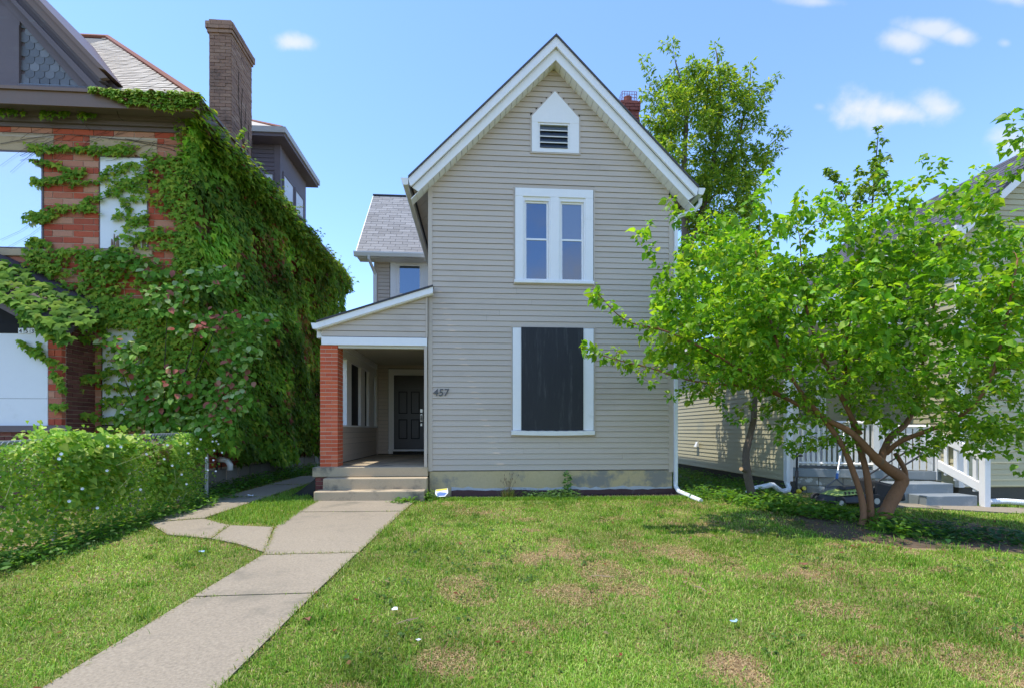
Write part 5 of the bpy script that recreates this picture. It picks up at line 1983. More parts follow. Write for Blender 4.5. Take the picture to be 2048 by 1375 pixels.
x, y = scatter_area([(-4.95, 9.0), (-4.5, 9.0), (-4.48, 14), (-4.95, 16)], 420)
weeds('weeds', 'dark low weeds growing along the foot of the ivy wall', x, y, 9, .22, .06, WG, [4, 2, .5], spread=.12)
x, y = scatter_area([(3.75, 8.35), (5.8, 9.0), (5.85, 14), (3.7, 14)], 900)
weeds('weeds', 'low green weeds carpeting the gap between tan and yellow houses', x, y, 9, .15, .055, WG, [3, 3, 1], spread=.12)
x, y = scatter_area([(3.9, 8.3), (4.3, 6.9), (4.9, 6.0), (4.9, 5.4), (5.4, 5.3), (5.6, 6.2), (5.2, 6.9), (4.9, 8.3)], 240)
weeds('weeds', 'leafy weeds sprouting round the foot of the brown stems', x, y, 10, .16, .075, WG, [2, 3, 2], spread=.12)
x, y = scatter_area([(5.0, 5.9), (5.2, 5.2), (6.0, 5.0), (6.4, 5.4), (6.2, 5.9), (5.6, 6.1)], 60)
weeds('weeds', 'bluish broad leaved ground cover on the shaded soil bed', x, y, 12, .10, .07, [(.035, .11, .035), (.05, .14, .045)], [1, 1], spread=.14)
x = np.concatenate([RNG.uniform(.78, 1.75, 46), RNG.normal(1.35, .12, 14)]); y = RNG.uniform(8.52, 8.85, 60)
weeds('clover', 'low pale clover clump at the foundation below the boarded window', x, y, 16, .13, .045, [(.09, .19, .06), (.14, .26, .09)], [1, 1], spread=.09)
x = RNG.uniform(-.95, -.72, 16); y = RNG.uniform(8.4, 8.75, 16)
weeds('clover', 'small leafy weeds between the steps and the little yellow sign', x, y, 16, .16, .045, WG, [1, 2, 1], spread=.07)
x = RNG.uniform(-1.35, -1.02, 14); y = RNG.uniform(8.15, 8.35, 14)
weeds('clover', 'flat weeds at the right foot of the concrete steps', x, y, 12, .07, .06, WG, [1, 2, 1], spread=.1)
x = RNG.uniform(3.66, 3.95, 16); y = RNG.uniform(8.2, 8.9, 16)
weeds('clover', 'weeds beside the white downspout at the house corner', x, y, 14, .2, .06, WG, [1, 2, 2], spread=.1)
x, y = scatter_area([(-4.45, 2.6), (-4.1, 2.6), (-4.15, 9), (-4.5, 9)], 300)
weeds('weeds', 'straggling weeds along the foot of the wire fence', x, y, 8, .18, .06, WG, [3, 2, 1], spread=.12)

wp = thing('weed_plant', 'single tall pale green weed against the tan house foundation', 'plant', (1.68, 8.78, .2))
wp.location = (*px(1135, 985, 8.78).xy, .2)
bx_ = wp.location.x
MB().tube([(bx_, 8.78, .2), (bx_ + .01, 8.78, .45), (bx_ + .005, 8.78, .64)], [.007, .006, .004], 6).build('stem', surf('green_stem', (.2, .3, .1)), wp)
n = 90
hh = RNG.uniform(.05, .46, n); a = RNG.uniform(0, 6.28, n)
pos = np.stack([bx_ + .035 * np.cos(a), 8.78 + .035 * np.sin(a), .2 + hh], 1)
leaves('foliage', 'heart', pos, unit(np.array([0, -.3, 1.]) + .4 * rvec(n)), unit(np.stack([np.cos(a), np.sin(a), -.5 + 0 * a], 1) + .2 * rvec(n)), RNG.uniform(.04, .08, n), palette(n, [(.12, .24, .07), (.17, .32, .09)], [1, 1]), M_LEAF, wp, singles=40)


def blades(name, X, Y, L, lean, col, wid, parent=None, mat=None, z=None, kind='stuff', az=None):
    n = len(X)
    a = RNG.uniform(0, 6.28, n) if az is None else az
    d = np.stack([np.cos(a), np.sin(a), 0 * a], 1)
    s = np.stack([-np.sin(a), np.cos(a), 0 * a], 1)
    b = np.stack([X, Y, (gz(X, Y) if z is None else z)], 1)
    up = np.array([0, 0, 1.])
    L = L[:, None]; lean = lean[:, None]; w = (wid * np.ones(n))[:, None]
    m = b + up * L * .55 * np.cos(lean) + d * L * .55 * np.sin(lean)
    t = m + up * L * .45 * np.cos(lean * 1.7) + d * L * .45 * np.sin(lean * 1.7)
    V = np.stack([b - s * w, b + s * w, m - s * w * .8, m + s * w * .8, t], 1).reshape(-1, 3)
    T = (np.array([(0, 1, 3), (0, 3, 2), (2, 3, 4)])[None] + (np.arange(n) * 5)[:, None, None]).reshape(-1, 3)
    sh = np.array([1, 1, 1, 1, 1.0])
    C = np.repeat(col, 5, axis=0)
    return np_mesh(name, V, T, mat or M_GRASS, parent, C, kind)


gt = thing('grass_tuft', 'brownish tuft of tall seeding grass against the foundation', 'grass tuft', (*px(1017, 985, 8.75).xy, .2))
gx_, gy_ = gt.location.x, gt.location.y
n = 260
X = gx_ + RNG.normal(0, .05, n); Y = gy_ + RNG.normal(0, .05, n)
blades('foliage', X, Y, RNG.uniform(.08, .24, n), RNG.uniform(.1, .8, n), palette(n, [(.13, .17, .05), (.20, .18, .08), (.10, .17, .04)], [1, 1, 1]), .004, gt)
sm = MB()
for _ in range(22):
    a, l = RNG.uniform(0, 6.28), RNG.uniform(.25, .44)
    e = Vector((gx_ + math.cos(a) * l * RNG.uniform(.1, .5), gy_ + .15 * math.sin(a) * l, .2 + l))
    sm.tube([(gx_, gy_, .2), Vector((gx_, gy_, .2)).lerp(e, .6) + Vector((0, 0, .05)), e], [.0022, .002, .0015], 3)
    sm.ball(e, (.006, .006, .02), 5, 4)
sm.build('seed_stalk', surf('dry_stalk', (.22, .17, .09), (.16, .11, .06), 8), gt)


# ---- the lawn itself
def lawn():
    n = 470000
    u = RNG.random(n)
    # more blades to the square metre near the camera
    Y = 2.35 + (9.2 - 2.35) * u ** 1.55
    hw0 = (-1090 * Y / 1000, 1190 * Y / 1000)
    X = hw0[0] - .4 + (hw0[1] - hw0[0] + .8) * RNG.random(n)
    keep = X > np.where(Y < 9, -4.55, -4.4)
    keep &= ~((Y > 8.55 - .03 * X) & (X > -1.0) & (X < 3.9))
    keep &= ~((Y > 8.34) & (X > -2.7) & (X < -.8))
    keep &= ~((X > 6.9) & (Y > 7.5))
    keep &= ~((Y > 8.9) & (X > -2.9))
    for s in SLABS + SLABS2:
        c = np.mean(np.array(s), axis=0)
        sh = [tuple(c + (np.array(p) - c) * .975) for p in s]
        keep &= ~in_poly(X, Y, sh)
    inb = in_poly(X, Y, BED) & (RNG.random(n) < np.clip(.72 + .5 * vnoise(X, Y, 5, 90), .1, .97))
    keep &= ~inb
    dry = np.zeros(n)
    for gx0, gy0, rx, ry, am in ((.7, 4.9, .8, .55, 1.0), (.75, 3.9, .45, .35, 1.0), (1.5, 4.0, .5, .28, 1.0), (1.2, 4.5, .9, .5, .6), (2.0, 5.2, .5, .3, .9), (1.3, 5.6, .3, .3, .9), (2.6, 3.6, .5, .4, .7),
                                 (3.0, 4.4, .9, .5, .6), (3.1, 7.6, .7, .4, .8), (4.0, 6.4, .9, .35, .6), (2.4, 2.9, .7, .3, .5), (.1, 3.3, .4, .2, .4), (1.9, 6.9, .5, .25, .6), (1.9, 3.1, .4, .2, .8), (.95, 5.3, .25, .2, 1.0)):
        dry = np.maximum(dry, am * np.exp(-((X - gx0) / (rx * .62)) ** 2 - ((Y - gy0) / (ry * .62)) ** 2))
    for _ in range(38):
        gx0, gy0, rr = RNG.uniform(-.3, 5.0), RNG.uniform(2.7, 8.2), RNG.uniform(.05, .17)
        dry = np.maximum(dry, RNG.uniform(.6, 1.0) * np.exp(-((X - gx0) / (rr * 1.5)) ** 2 - ((Y - gy0) / rr) ** 2))
    dry = dry * (.75 + .9 * vnoise(X, Y, 7, 71)) + .35 * (vnoise(X, Y, 3.5, 72) > .7) * (X > -1) + .55 * (vnoise(X, Y, 5.5, 78) > .95) * (X > -.6)
    dry = np.clip(dry, 0, 1)
    sk = (dry > .3) & keep & (RNG.random(n) < .55)
    sx_, sy_ = X[sk], Y[sk]
    m_ = len(sx_)
    g = blades('straw', sx_, sy_, RNG.uniform(.02, .06, m_), RNG.uniform(1.15, 1.52, m_), palette(m_, [(.62, .46, .25), (.50, .36, .18), (.34, .23, .12), (.22, .14, .08)], [3, 3, 2, 1.2], .25), .0011 + .0003 * sy_, z=gz(sx_, sy_) + .003)
    props(g, 'dry tan straw lying on the bare spots of the lawn', 'straw')
    keep &= RNG.random(n) > dry * .86
    X, Y, dry = X[keep], Y[keep], dry[keep]
    n = len(X)
    clump = vnoise(X, Y, 9, 73)
    L = RNG.uniform(.018, .046, n) * (1 + .7 * np.clip(clump, 0, 1.5)) * (1 - .4 * dry)
    lush = vnoise(X, Y, 2.3, 74)
    left = X < -1.4 - .13 * (Y < 99)
    c = palette(n, [(.11, .235, .02), (.18, .33, .032), (.28, .42, .055), (.46, .50, .15), (.56, .46, .21)], [2.6, 4.0, 3, 1.2, .6], .28)
    pale = np.clip(.30 + .45 * vnoise(X, Y, 1.6, 75), 0, .75) * np.where(left, 1.35, .8)
    pick = RNG.random(n) < pale * .55
    c[pick] = palette(int(pick.sum()), [(.36, .46, .11), (.46, .49, .17), (.28, .41, .08)], [2, 1, 2])
    pick = RNG.random(n) < dry * .7
    c[pick] = palette(int(pick.sum()), [(.54, .40, .20), (.46, .33, .16)], [1, 1])
    c *= (1 + .20 * lush + .14 * np.clip(-clump, 0, 1) - .12 * np.clip(clump, 0, 1))[:, None]
    lean = 1.5 * RNG.random(n) ** .7 * np.where(left, 1.25, 1)
    w = .0013 + .00036 * Y
    g = blades('grass', X, Y, L, lean, c, w)
    props(g, 'short mown green grass with pale clippings and dry patches', 'grass')
    # coarser tufts the mower left
    k_ = 520
    tx, ty = RNG.uniform(-4.3, 7.0, k_), 2.5 + 6.2 * RNG.random(k_) ** 1.2
    ok = ~((ty > 8.3) & (tx > -2.7) & (tx < 3.9)) & ~((tx > 5) & (ty > 7))
    for s in SLABS + SLABS2:
        c_ = np.mean(np.array(s), axis=0)
        ok &= ~in_poly(tx, ty, [tuple(c_ + (np.array(p) - c_) * 1.12) for p in s])
    tx, ty = tx[ok], ty[ok]
    k_ = len(tx)
    per = 55
    rr = np.repeat(RNG.uniform(.03, .10, k_), per)
    X = np.repeat(tx, per) + RNG.normal(size=k_ * per) * rr
    Y = np.repeat(ty, per) + RNG.normal(size=k_ * per) * rr
    n = len(X)
    hue = np.repeat(RNG.uniform(.65, 1.25, k_), per)
    c = palette(n, [(.11, .25, .024), (.17, .34, .035), (.27, .42, .055)], [3, 3, 1.2]) * hue[:, None]
    g = blades('grass', X, Y, RNG.uniform(.03, .075, n), 1.4 * RNG.random(n), c, .0014 + .0004 * Y)
    props(g, 'scattered tufts of darker coarser grass across the lawn', 'grass')
    # grass by the house and the island by the steps, a little longer
    n = 16000
    X = RNG.uniform(-4.0, -2.4, n); Y = RNG.uniform(6.4, 12.5, n)
    k = in_poly(X, Y, [(-2.45, 6.45), (-3.6, 7.05), (-3.62, 9.0), (-3.6, 11.5), (-2.9, 11.5), (-2.9, 8.8), (-2.62, 8.3)])
    X, Y = X[k], Y[k]
    n = len(X)
    g = blades('grass', X, Y, RNG.uniform(.04, .085, n), RNG.uniform(.1, .8, n), palette(n, [(.16, .31, .035), (.24, .39, .05), (.33, .40, .08)], [3, 3, 1]), .005)
    props(g, 'bright longer grass island between the walk and the side path', 'grass')
    n = 9000
    X = RNG.uniform(-.9, 3.8, n); Y = 8.56 - .03 * X + RNG.normal(0, .06, n)
    g = blades('grass', X, Y, RNG.uniform(.03, .07, n), RNG.uniform(.1, .8, n), palette(n, [(.16, .31, .035), (.24, .38, .05)], [3, 2]), .005)
    props(g, 'fringe of bright grass edging the soil strip by the tan house', 'grass')
    n = 9000
    X = RNG.uniform(8.0, 11.5, n); Y = RNG.uniform(6.2, 7.9, n)
    k = ~in_poly(X, Y, SLABS2[2]) & ~in_poly(X, Y, SLABS2[1])
    X, Y = X[k], Y[k]; n = len(X)
    g = blades('grass', X, Y, RNG.uniform(.03, .07, n), RNG.uniform(.1, .8, n), palette(n, [(.16, .31, .035), (.24, .38, .05)], [3, 2]), .005)
    props(g, 'grass by the white drain hose of the yellow house', 'grass')
    # longer overhanging blades at the slab edges
    EX, EY = [], []
    for s in SLABS:
        for a, b in zip(s, s[1:] + s[:1]):
            L_ = math.hypot(b[0] - a[0], b[1] - a[1])
            horiz = abs(b[0] - a[0]) > 3 * abs(b[1] - a[1]) and a[1] < 8.3
            if horiz and not 5.1 < a[1] < 5.2:
                continue
            for q in range(int(L_ * (150 if horiz else 240))):
                f_ = RNG.random()
                EX.append(a[0] + (b[0] - a[0]) * f_ + RNG.normal() * .018)
                EY.append(a[1] + (b[1] - a[1]) * f_ + RNG.normal() * .018)
    EX, EY = np.array(EX), np.array(EY)
    n = len(EX)
    k = np.ones(n, bool)
    for s in SLABS:
        c_ = np.mean(np.array(s), axis=0)
        k &= ~in_poly(EX, EY, [tuple(c_ + (np.array(p) - c_) * .96) for p in s])
    EX, EY = EX[k], EY[k]
    n = len(EX)
    g = blades('grass', EX, EY, RNG.uniform(.03, .075, n), RNG.uniform(.3, 1.3, n), palette(n, [(.18, .27, .045), (.36, .35, .11), (.44, .33, .14)], [3, 2, 1]), .0028)
    props(g, 'ragged grass and dead stalks fringing the concrete walk', 'grass')
    # broadleaf rosettes among the grass
    n = 330
    X = RNG.uniform(-.8, 5.5, n); Y = 2.6 + 5.6 * RNG.random(n)
    k = (vnoise(X, Y, 2.0, 79) > .1)
    weeds('clover', 'flat broad leaved rosettes and clover scattered through the lawn', X[k], Y[k], 9, .02, .035, [(.07, .15, .035), (.11, .21, .05)], [1, 1], spread=.06)
    n = 700
    X = np.concatenate([RNG.uniform(-4.2, 4.5, 420), RNG.uniform(4.0, 7.0, 280)]); Y = np.concatenate([2.6 + 6 * RNG.random(420), RNG.uniform(4.9, 7.0, 280)])
    k = np.ones(n, bool)
    for s in SLABS:
        k &= ~in_poly(X, Y, s)
    X, Y = X[k], Y[k]
    n = len(X)
    pos = np.stack([X, Y, gz(X, Y) + .03], 1)
    leaves('leaf_litter', 'oval', pos, unit(np.array([0, 0, 1.]) + .4 * rvec(n)), rvec(n), RNG.uniform(.018, .05, n), palette(n, [(.30, .17, .08), (.22, .12, .06), (.36, .26, .14), (.26, .09, .05)], [2, 2, 2, 1]), M_LEAFS, None)
    ob = COL.objects[-1]
    props(ob, 'small brown fallen leaves sprinkled over the lawn', 'leaves', kind='stuff')


lawn()

# gravel and bark chips along the foundation
n = 2600
X = np.concatenate([RNG.uniform(-.7, 3.6, 1500), RNG.uniform(1.9, 3.6, 1100)]); Y = 8.93 - RNG.random(n) ** .8 * .38
C0 = np.stack([X, Y, gz(X, Y) + .012], 1)
tet = np.array([(1, 0, -.3), (-.5, .86, -.3), (-.5, -.86, -.3), (0, 0, .8)])
R = RNG.normal(size=(n, 4, 3)) * .35
V = (tet[None] + R) * RNG.uniform(.007, .022, (n, 1, 1)) + C0[:, None, :]
T = (np.array([(0, 1, 3), (1, 2, 3), (2, 0, 3), (0, 2, 1)])[None] + (np.arange(n) * 4)[:, None, None]).reshape(-1, 3)
colr = palette(n, [(.07, .05, .045), (.12, .09, .07), (.25, .22, .19), (.30, .20, .15)], [3, 2, 1, .7])
g = np_mesh('gravel', V.reshape(-1, 3), T, M_LEAFS, None, np.repeat(colr, 4, axis=0), 'stuff')
props(g, 'dark mulch chips and gravel along the tan house foundation', 'mulch')


# ---------------------------------------------------------------- trees
class Tree:
    def __init__(s):
        s.P, s.D, s.R = [], [], []
        s.trunk, s.limb = MB(), MB()
        s.lp, s.ld = [], []

    def main(s, pts, radii, sides=9):
        pts = [Vector(p) for p in pts]
        # smooth the polyline
        fine, fr = [], []
        n = len(pts)
        for i in range(n - 1):
            p0, p1, p2, p3 = pts[max(i - 1, 0)], pts[i], pts[i + 1], pts[min(i + 2, n - 1)]
            for q in range(5):
                t = q / 5
                fine.append(.5 * ((2 * p1) + (p2 - p0) * t + (2 * p0 - 5 * p1 + 4 * p2 - p3) * t * t + (3 * p1 - p0 - 3 * p2 + p3) * t ** 3))
                fr.append(radii[i] + (radii[i + 1] - radii[i]) * t)
        fine.append(pts[-1])
        fr.append(radii[-1])
        s.trunk.tube(fine, [r * random.uniform(.94, 1.06) for r in fr], sides)
        for i, p in enumerate(fine):
            d = (fine[min(i + 1, len(fine) - 1)] - fine[max(i - 1, 0)]).normalized()
            s.P.append(tuple(p)); s.D.append(tuple(d)); s.R.append(fr[i])
            if fr[i] < .017 and i:
                for q in range(4):
                    s.lp.append(tuple(p.lerp(fine[i - 1], random.random()))); s.ld.append(tuple(d))

    def grow(s, tips, zmin, up=.15, leaf_sp=.05, leaf_from=.2, rmax=.03, jit=.03, rk=.011):
        tips = [Vector(t) for t in tips]
        P0 = np.array(s.P)
        d0 = [np.min(np.linalg.norm(P0 - np.array(t), axis=1)) for t in tips]
        for i in np.argsort(d0):
            t = tips[i]
            P = np.array(s.P)
            dv = P - np.array(t)
            d = np.linalg.norm(dv, axis=1) + 1.2 * np.clip(dv[:, 2] + .05, 0, None) + 5 * np.clip(zmin - P[:, 2], 0, None)
            j = int(np.argmin(d))
            a = Vector(s.P[j])
            L = (t - a).length
            if L < .06:
                continue
            c = a + Vector(s.D[j]) * L * .3 + (t - a) * .25 + Vector((0, 0, up * L))
            k = max(3, int(L / .13))
            r0 = min(s.R[j] * .7, .003 + rk * L, rmax)
            r1 = min(.0035, r0)
            pts, rr = [], []
            for q in range(k + 1):
                f = q / k
                p = a * (1 - f) ** 2 + c * 2 * f * (1 - f) + t * f * f
                if 0 < q:
                    p = p + Vector(RNG.normal(size=3)) * jit * L / k ** .5 * (.3 if q == k else 1)
                pts.append(p)
                rr.append(r0 + (r1 - r0) * f)
            s.limb.tube(pts, rr, 4, caps=False)
            for q in range(1, k + 1):
                s.P.append(tuple(pts[q])); s.D.append(tuple((pts[q] - pts[q - 1]).normalized())); s.R.append(rr[q])
            m = max(2, int(L / leaf_sp))
            for q in range(m):
                f = leaf_from + (1 - leaf_from) * (q + RNG.random()) / m
                x = f * k
                i0 = min(int(x), k - 1)
                p = pts[i0].lerp(pts[i0 + 1], x - i0)
                s.lp.append(tuple(p)); s.ld.append(tuple((pts[i0 + 1] - pts[i0]).normalized()))
            for q in range(3):
                s.lp.append(tuple(pts[-1])); s.ld.append(tuple((pts[-1] - pts[-2]).normalized()))

    def leafset(s, per, petiole, droop, nz=.9, rnd=.55):
        lp = np.repeat(np.array(s.lp), per, axis=0)
        ld = np.repeat(np.array(s.ld), per, axis=0)
        n = len(lp)
        side = unit(np.cross(ld, rvec(n)))
        tip = unit(side * .85 + ld * .45 + np.array([0, 0, -droop]) + .3 * rvec(n))
        pos = lp + unit(side + .3 * ld) * petiole * RNG.uniform(.4, 1.2, (n, 1))
        nor = unit(np.array([0, 0, nz]) + side * .35 + rnd * rvec(n))
        return pos, nor, tip


def ell(c, r, n, shell=.35):
    d = rvec(n)
    q = (shell + (1 - shell) * RNG.random((n, 1))) ** .5
    return np.array(c) + d * q * np.array(r)


# the many-stemmed mulberry
MG = [(.135, .31, .022), (.21, .42, .03), (.31, .50, .04), (.43, .56, .06)]
mul = thing('mulberry_tree', 'bright green many-stemmed tree with large leaves and tan stems', 'tree', (5.25, 6.2, .14))
T = Tree()
T.main([px(1752, 1066, 6.15), px(1775, 1015, 6.2), px(1797, 975, 6.25), px(1803, 955, 6.25), px(1775, 935, 6.2), px(1755, 918, 6.15), px(1738, 900, 6.1), px(1700, 862, 6.1), px(1640, 832, 6.2), px(1570, 795, 6.3), px(1490, 765, 6.4), px(1400, 745, 6.45)],
       [.10, .084, .078, .076, .066, .060, .048, .040, .032, .024, .016, .010])
T.main([px(1760, 925, 6.15), px(1768, 900, 6.2), px(1782, 872, 6.3), px(1815, 842, 6.4), px(1835, 790, 6.5), px(1850, 700, 6.4), px(1870, 600, 6.2)], [.050, .046, .042, .035, .025, .017, .010])
T.main([px(1772, 905, 6.2), px(1800, 882, 6.0), px(1850, 862, 5.7), px(1915, 835, 5.3), px(1975, 770, 5.0), px(2010, 650, 4.9), px(2035, 520, 4.8)], [.036, .032, .027, .022, .017, .012, .008])
T.main([px(1812, 962, 6.3), px(1808, 935, 6.35), px(1790, 905, 6.4)], [.035, .032, .026])
T.main([px(1720, 1062, 6.1), px(1727, 1030, 6.15), px(1722, 990, 6.2), px(1702, 930, 6.2), px(1682, 885, 6.2), px(1650, 840, 6.2), px(1600, 780, 6.0), px(1560, 700, 5.9), px(1530, 600, 5.9), px(1510, 500, 6.0)],
       [.046, .040, .037, .036, .034, .030, .025, .018, .013, .008])
T.main([px(1742, 1058, 6.2), px(1740, 1000, 6.25), px(1732, 940, 6.3), px(1718, 890, 6.4), px(1702, 830, 6.5), px(1690, 740, 6.5), px(1700, 620, 6.4), px(1715, 520, 6.3)], [.048, .041, .039, .036, .032, .026, .018, .010])
T.main([px(1720, 868, 6.3), px(1640, 700, 6.4), px(1610, 600, 6.4), px(1600, 480, 6.4)], [.035, .022, .015, .008])
T.main([px(1570, 795, 6.3), px(1450, 720, 6.1), px(1340, 665, 6.0), px(1250, 640, 5.95), px(1185, 575, 5.9)], [.022, .016, .011, .008, .004])
T.main([px(1480, 770, 6.3), px(1390, 762, 6.3), px(1300, 735, 6.2), px(1220, 715, 6.2), px(1168, 695, 6.2)], [.016, .012, .009, .006, .003])
tips = []
tips += list(ell(px(1650, 660, 6.3), (1.75, 1.3, 1.05), 320))
tips += list(ell(px(1620, 640, 6.6), (1.0, .9, .7), 120))
tips += list(ell(px(1630, 500, 6.3), (1.35, 1.0, .55), 95))
tips += list(ell(px(1850, 470, 5.7), (.95, .8, .55), 70))
tips += list(ell(px(1680, 790, 6.3), (1.5, 1.0, .45), 130))
tips += list(ell(px(1440, 640, 6.3), (1.0, .9, 1.05), 290))
tips += list(ell(px(1900, 640, 5.6), (1.25, 1.0, 1.15), 230))
tips += list(ell(px(2000, 780, 5.0), (.75, .8, .6), 110))
tips += list(ell(px(2080, 640, 4.9), (.6, .8, 1.2), 90))
TP = [(1182, 572, 5.9), (1195, 600, 5.9), (1240, 640, 5.95), (1290, 672, 6), (1168, 695, 6.2), (1200, 715, 6.2), (1250, 740, 6.2), (1235, 700, 6.2), (1300, 765, 6.2), (1340, 790, 6.3), (1280, 745, 6.3), (1380, 800, 6.3),
      (1278, 470, 6.1), (1295, 455, 6.1), (1300, 500, 6.1), (1325, 555, 6.1), (1340, 400, 6.3), (1352, 440, 6.3), (1310, 600, 6.1), (1420, 520, 6.2), (1480, 470, 6.2), (1330, 700, 6.2), (1360, 730, 6.2), (1420, 780, 6.2),
      (1535, 372, 6.2), (1545, 345, 6.2), (1520, 420, 6.2), (1585, 440, 6.3), (1605, 385, 6.3), (1640, 400, 6.3), (1690, 370, 6.3), (1660, 430, 6.3), (1730, 420, 6.2), (1755, 350, 6.1), (1770, 410, 6.2), (1800, 380, 6.0), (1845, 318, 6.0),
      (1850, 365, 6.0), (1890, 325, 5.8), (1898, 370, 5.8), (1940, 395, 5.5), (1960, 335, 5.2), (1990, 360, 5.0), (2005, 300, 4.9), (2022, 228, 4.8), (2030, 262, 4.8), (2045, 330, 4.7), (2060, 280, 4.7), (1980, 420, 5.0), (1480, 420, 6.1),
      (1440, 450, 6.2), (1560, 880, 6.0), (1620, 885, 6.0), (1590, 905, 6.1), (1650, 880, 6.1), (1840, 905, 5.6), (1900, 880, 5.4), (1960, 860, 5.1), (2020, 900, 4.9), (2040, 940, 4.8), (2045, 860, 4.9), (1780, 860, 6.0), (1540, 830, 6.2), (1480, 820, 6.2)]
tips += [tuple(px(*q)) for q in TP]
for _ in range(70):
    u = RNG.uniform(1530, 2050)
    tips.append(tuple(px(u, RNG.uniform(835, 905) - .0003 * (u - 1750) ** 2 * (u < 1700), 6.3 - 1.3 * max(0, (u - 1750) / 300) + RNG.normal() * .3)))
T.grow(tips, .9, up=.10, leaf_sp=.042, leaf_from=.08)
o = T.trunk.build('trunk', M_BARK, mul, smooth=True)
o = T.limb.build('branch', M_BARK, mul)
o['kind'] = 'stuff'
pos, nor, tip = T.leafset(3, .06, .6, .62, .75)
n = len(pos)
hgt = pos[:, 2]
c = palette(n, MG, [2.4, 4, 3, 1.0])
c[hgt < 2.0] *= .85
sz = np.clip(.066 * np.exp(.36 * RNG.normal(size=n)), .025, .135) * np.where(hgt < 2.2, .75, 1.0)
c *= np.clip(1 + .22 * vnoise(pos[:, 0] + pos[:, 1], pos[:, 2], 4, 88), .6, 1.5)[:, None]
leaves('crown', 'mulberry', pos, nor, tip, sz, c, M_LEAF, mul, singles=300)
print('mulberry leaves', n, flush=True)

# slender tree between the houses
sl2 = thing('slender_tree', 'slender single-stemmed tree with a sawn-off limb by the drain hose', 'tree', (4.57, 8.1, .18))
T = Tree()
T.main([px(1512, 1012, 8.1), px(1503, 985, 8.1), px(1494, 945, 8.1), px(1492, 905, 8.15), px(1500, 870, 8.2), px(1508, 830, 8.2), px(1510, 740, 8.2), px(1500, 620, 8.2), px(1515, 500, 8.2), px(1520, 420, 8.2)], [.082, .070, .066, .058, .052, .046, .038, .026, .016, .008])
T.main([px(1490, 940, 8.08), px(1483, 937, 7.95)], [.036, .032])
T.main([px(1508, 760, 8.2), px(1450, 640, 8.2), px(1400, 520, 8.3)], [.025, .016, .008])
tips = list(ell(px(1450, 600, 8.3), (1.0, .7, 1.35), 170)) + list(ell((4.85, 10.2, 4.5), (.85, 1.7, 1.25), 190)) + [tuple(px(*q)) for q in [(1395, 470, 8.2), (1430, 440, 8.2), (1500, 400, 8.2), (1380, 560, 8.2), (1370, 640, 8.2), (1470, 840, 8.1), (1440, 800, 8.1), (1530, 830, 8.1)]]
T.grow(tips, 1.3, up=.12, leaf_sp=.045)
T.trunk.build('trunk', M_BARK2, sl2, smooth=True)
a_, b_ = px(1483, 937, 7.95), px(1482, 936.5, 7.935)
MB().tube([a_, b_], .031, 10).build('cut_face', M_CUTWOOD, sl2)
o = T.limb.build('branch', M_BARK2, sl2)
o['kind'] = 'stuff'
pos, nor, tip = T.leafset(3, .055, .4)
n = len(pos)
leaves('crown', 'mulberry', pos, nor, tip, RNG.uniform(.06, .105, n), palette(n, MG, [4, 3, 1.5, .4]), M_LEAF, sl2)

# the big maple behind
MPG = [(.11, .22, .03), (.18, .31, .036), (.28, .40, .045), (.40, .46, .06)]
mp = thing('maple_tree', 'tall airy yellow-green maple rising behind the tan house roof', 'tree', (8.4, 20, .2))
T = Tree()
Ym = 20.0
T.main([px(1375, 985, Ym)[:2] + (0.1,), px(1372, 700, Ym), px(1370, 450, Ym), px(1368, 330, Ym), px(1372, 220, Ym), px(1350, 120, Ym)], [.24, .2, .15, .11, .07, .02])
T.main([px(1371, 520, Ym), px(1410, 400, Ym), px(1430, 300, Ym), px(1440, 180, Ym), px(1432, 100, Ym)], [.12, .09, .07, .04, .015])
T.main([px(1420, 380, Ym), px(1470, 290, Ym), px(1495, 200, Ym), px(1502, 135, Ym)], [.07, .05, .03, .012])
T.main([px(1410, 410, Ym), px(1480, 340, Ym), px(1540, 290, Ym), px(1572, 262, Ym)], [.05, .035, .02, .008])
T.main([px(1465, 300, Ym), px(1520, 200, Ym), px(1557, 152, Ym)], [.03, .018, .006])
tips = list(ell(px(1372, 290, Ym), (1.65, 1.8, 3.3), 230)) + list(ell(px(1330, 210, Ym), (.8, .8, 1.5), 40)) + list(ell(px(1445, 250, Ym), (1.1, 1.3, 2.4), 120)) + list(ell(px(1440, 415, Ym), (1.7, 1.4, 1.5), 210)) \
    + list(ell(px(1500, 215, Ym), (.65, .6, 1.2), 26)) + list(ell(px(1500, 330, Ym), (1.0, .8, .9), 50)) + list(ell(px(1310, 330, Ym), (.7, .8, 1.6), 30))
tips += [tuple(px(u, v, Ym)) for u, v in [(1325, 92), (1345, 84), (1290, 118), (1300, 150), (1430, 92), (1438, 110), (1500, 130), (1460, 150), (1555, 150), (1530, 175), (1572, 262), (1545, 260), (1560, 300), (1520, 255), (1285, 190), (1280, 240), (1400, 130), (1535, 330), (1510, 290)]]
T.grow(tips, 6, up=.12, leaf_sp=.064, leaf_from=.05, rmax=.05, rk=.010)
T.trunk.build('trunk', M_BARK2, mp, smooth=True)
o = T.limb.build('branch', M_BARK2, mp)
o['kind'] = 'stuff'
pos, nor, tip = T.leafset(6, .17, .5, .7, .7)
n = len(pos)
print('maple leaves', n)
leaves('crown', 'lance', pos, nor, tip, RNG.uniform(.12, .22, n), palette(n, MPG, [2.4, 4, 3, 1.4]), M_LEAF, mp)

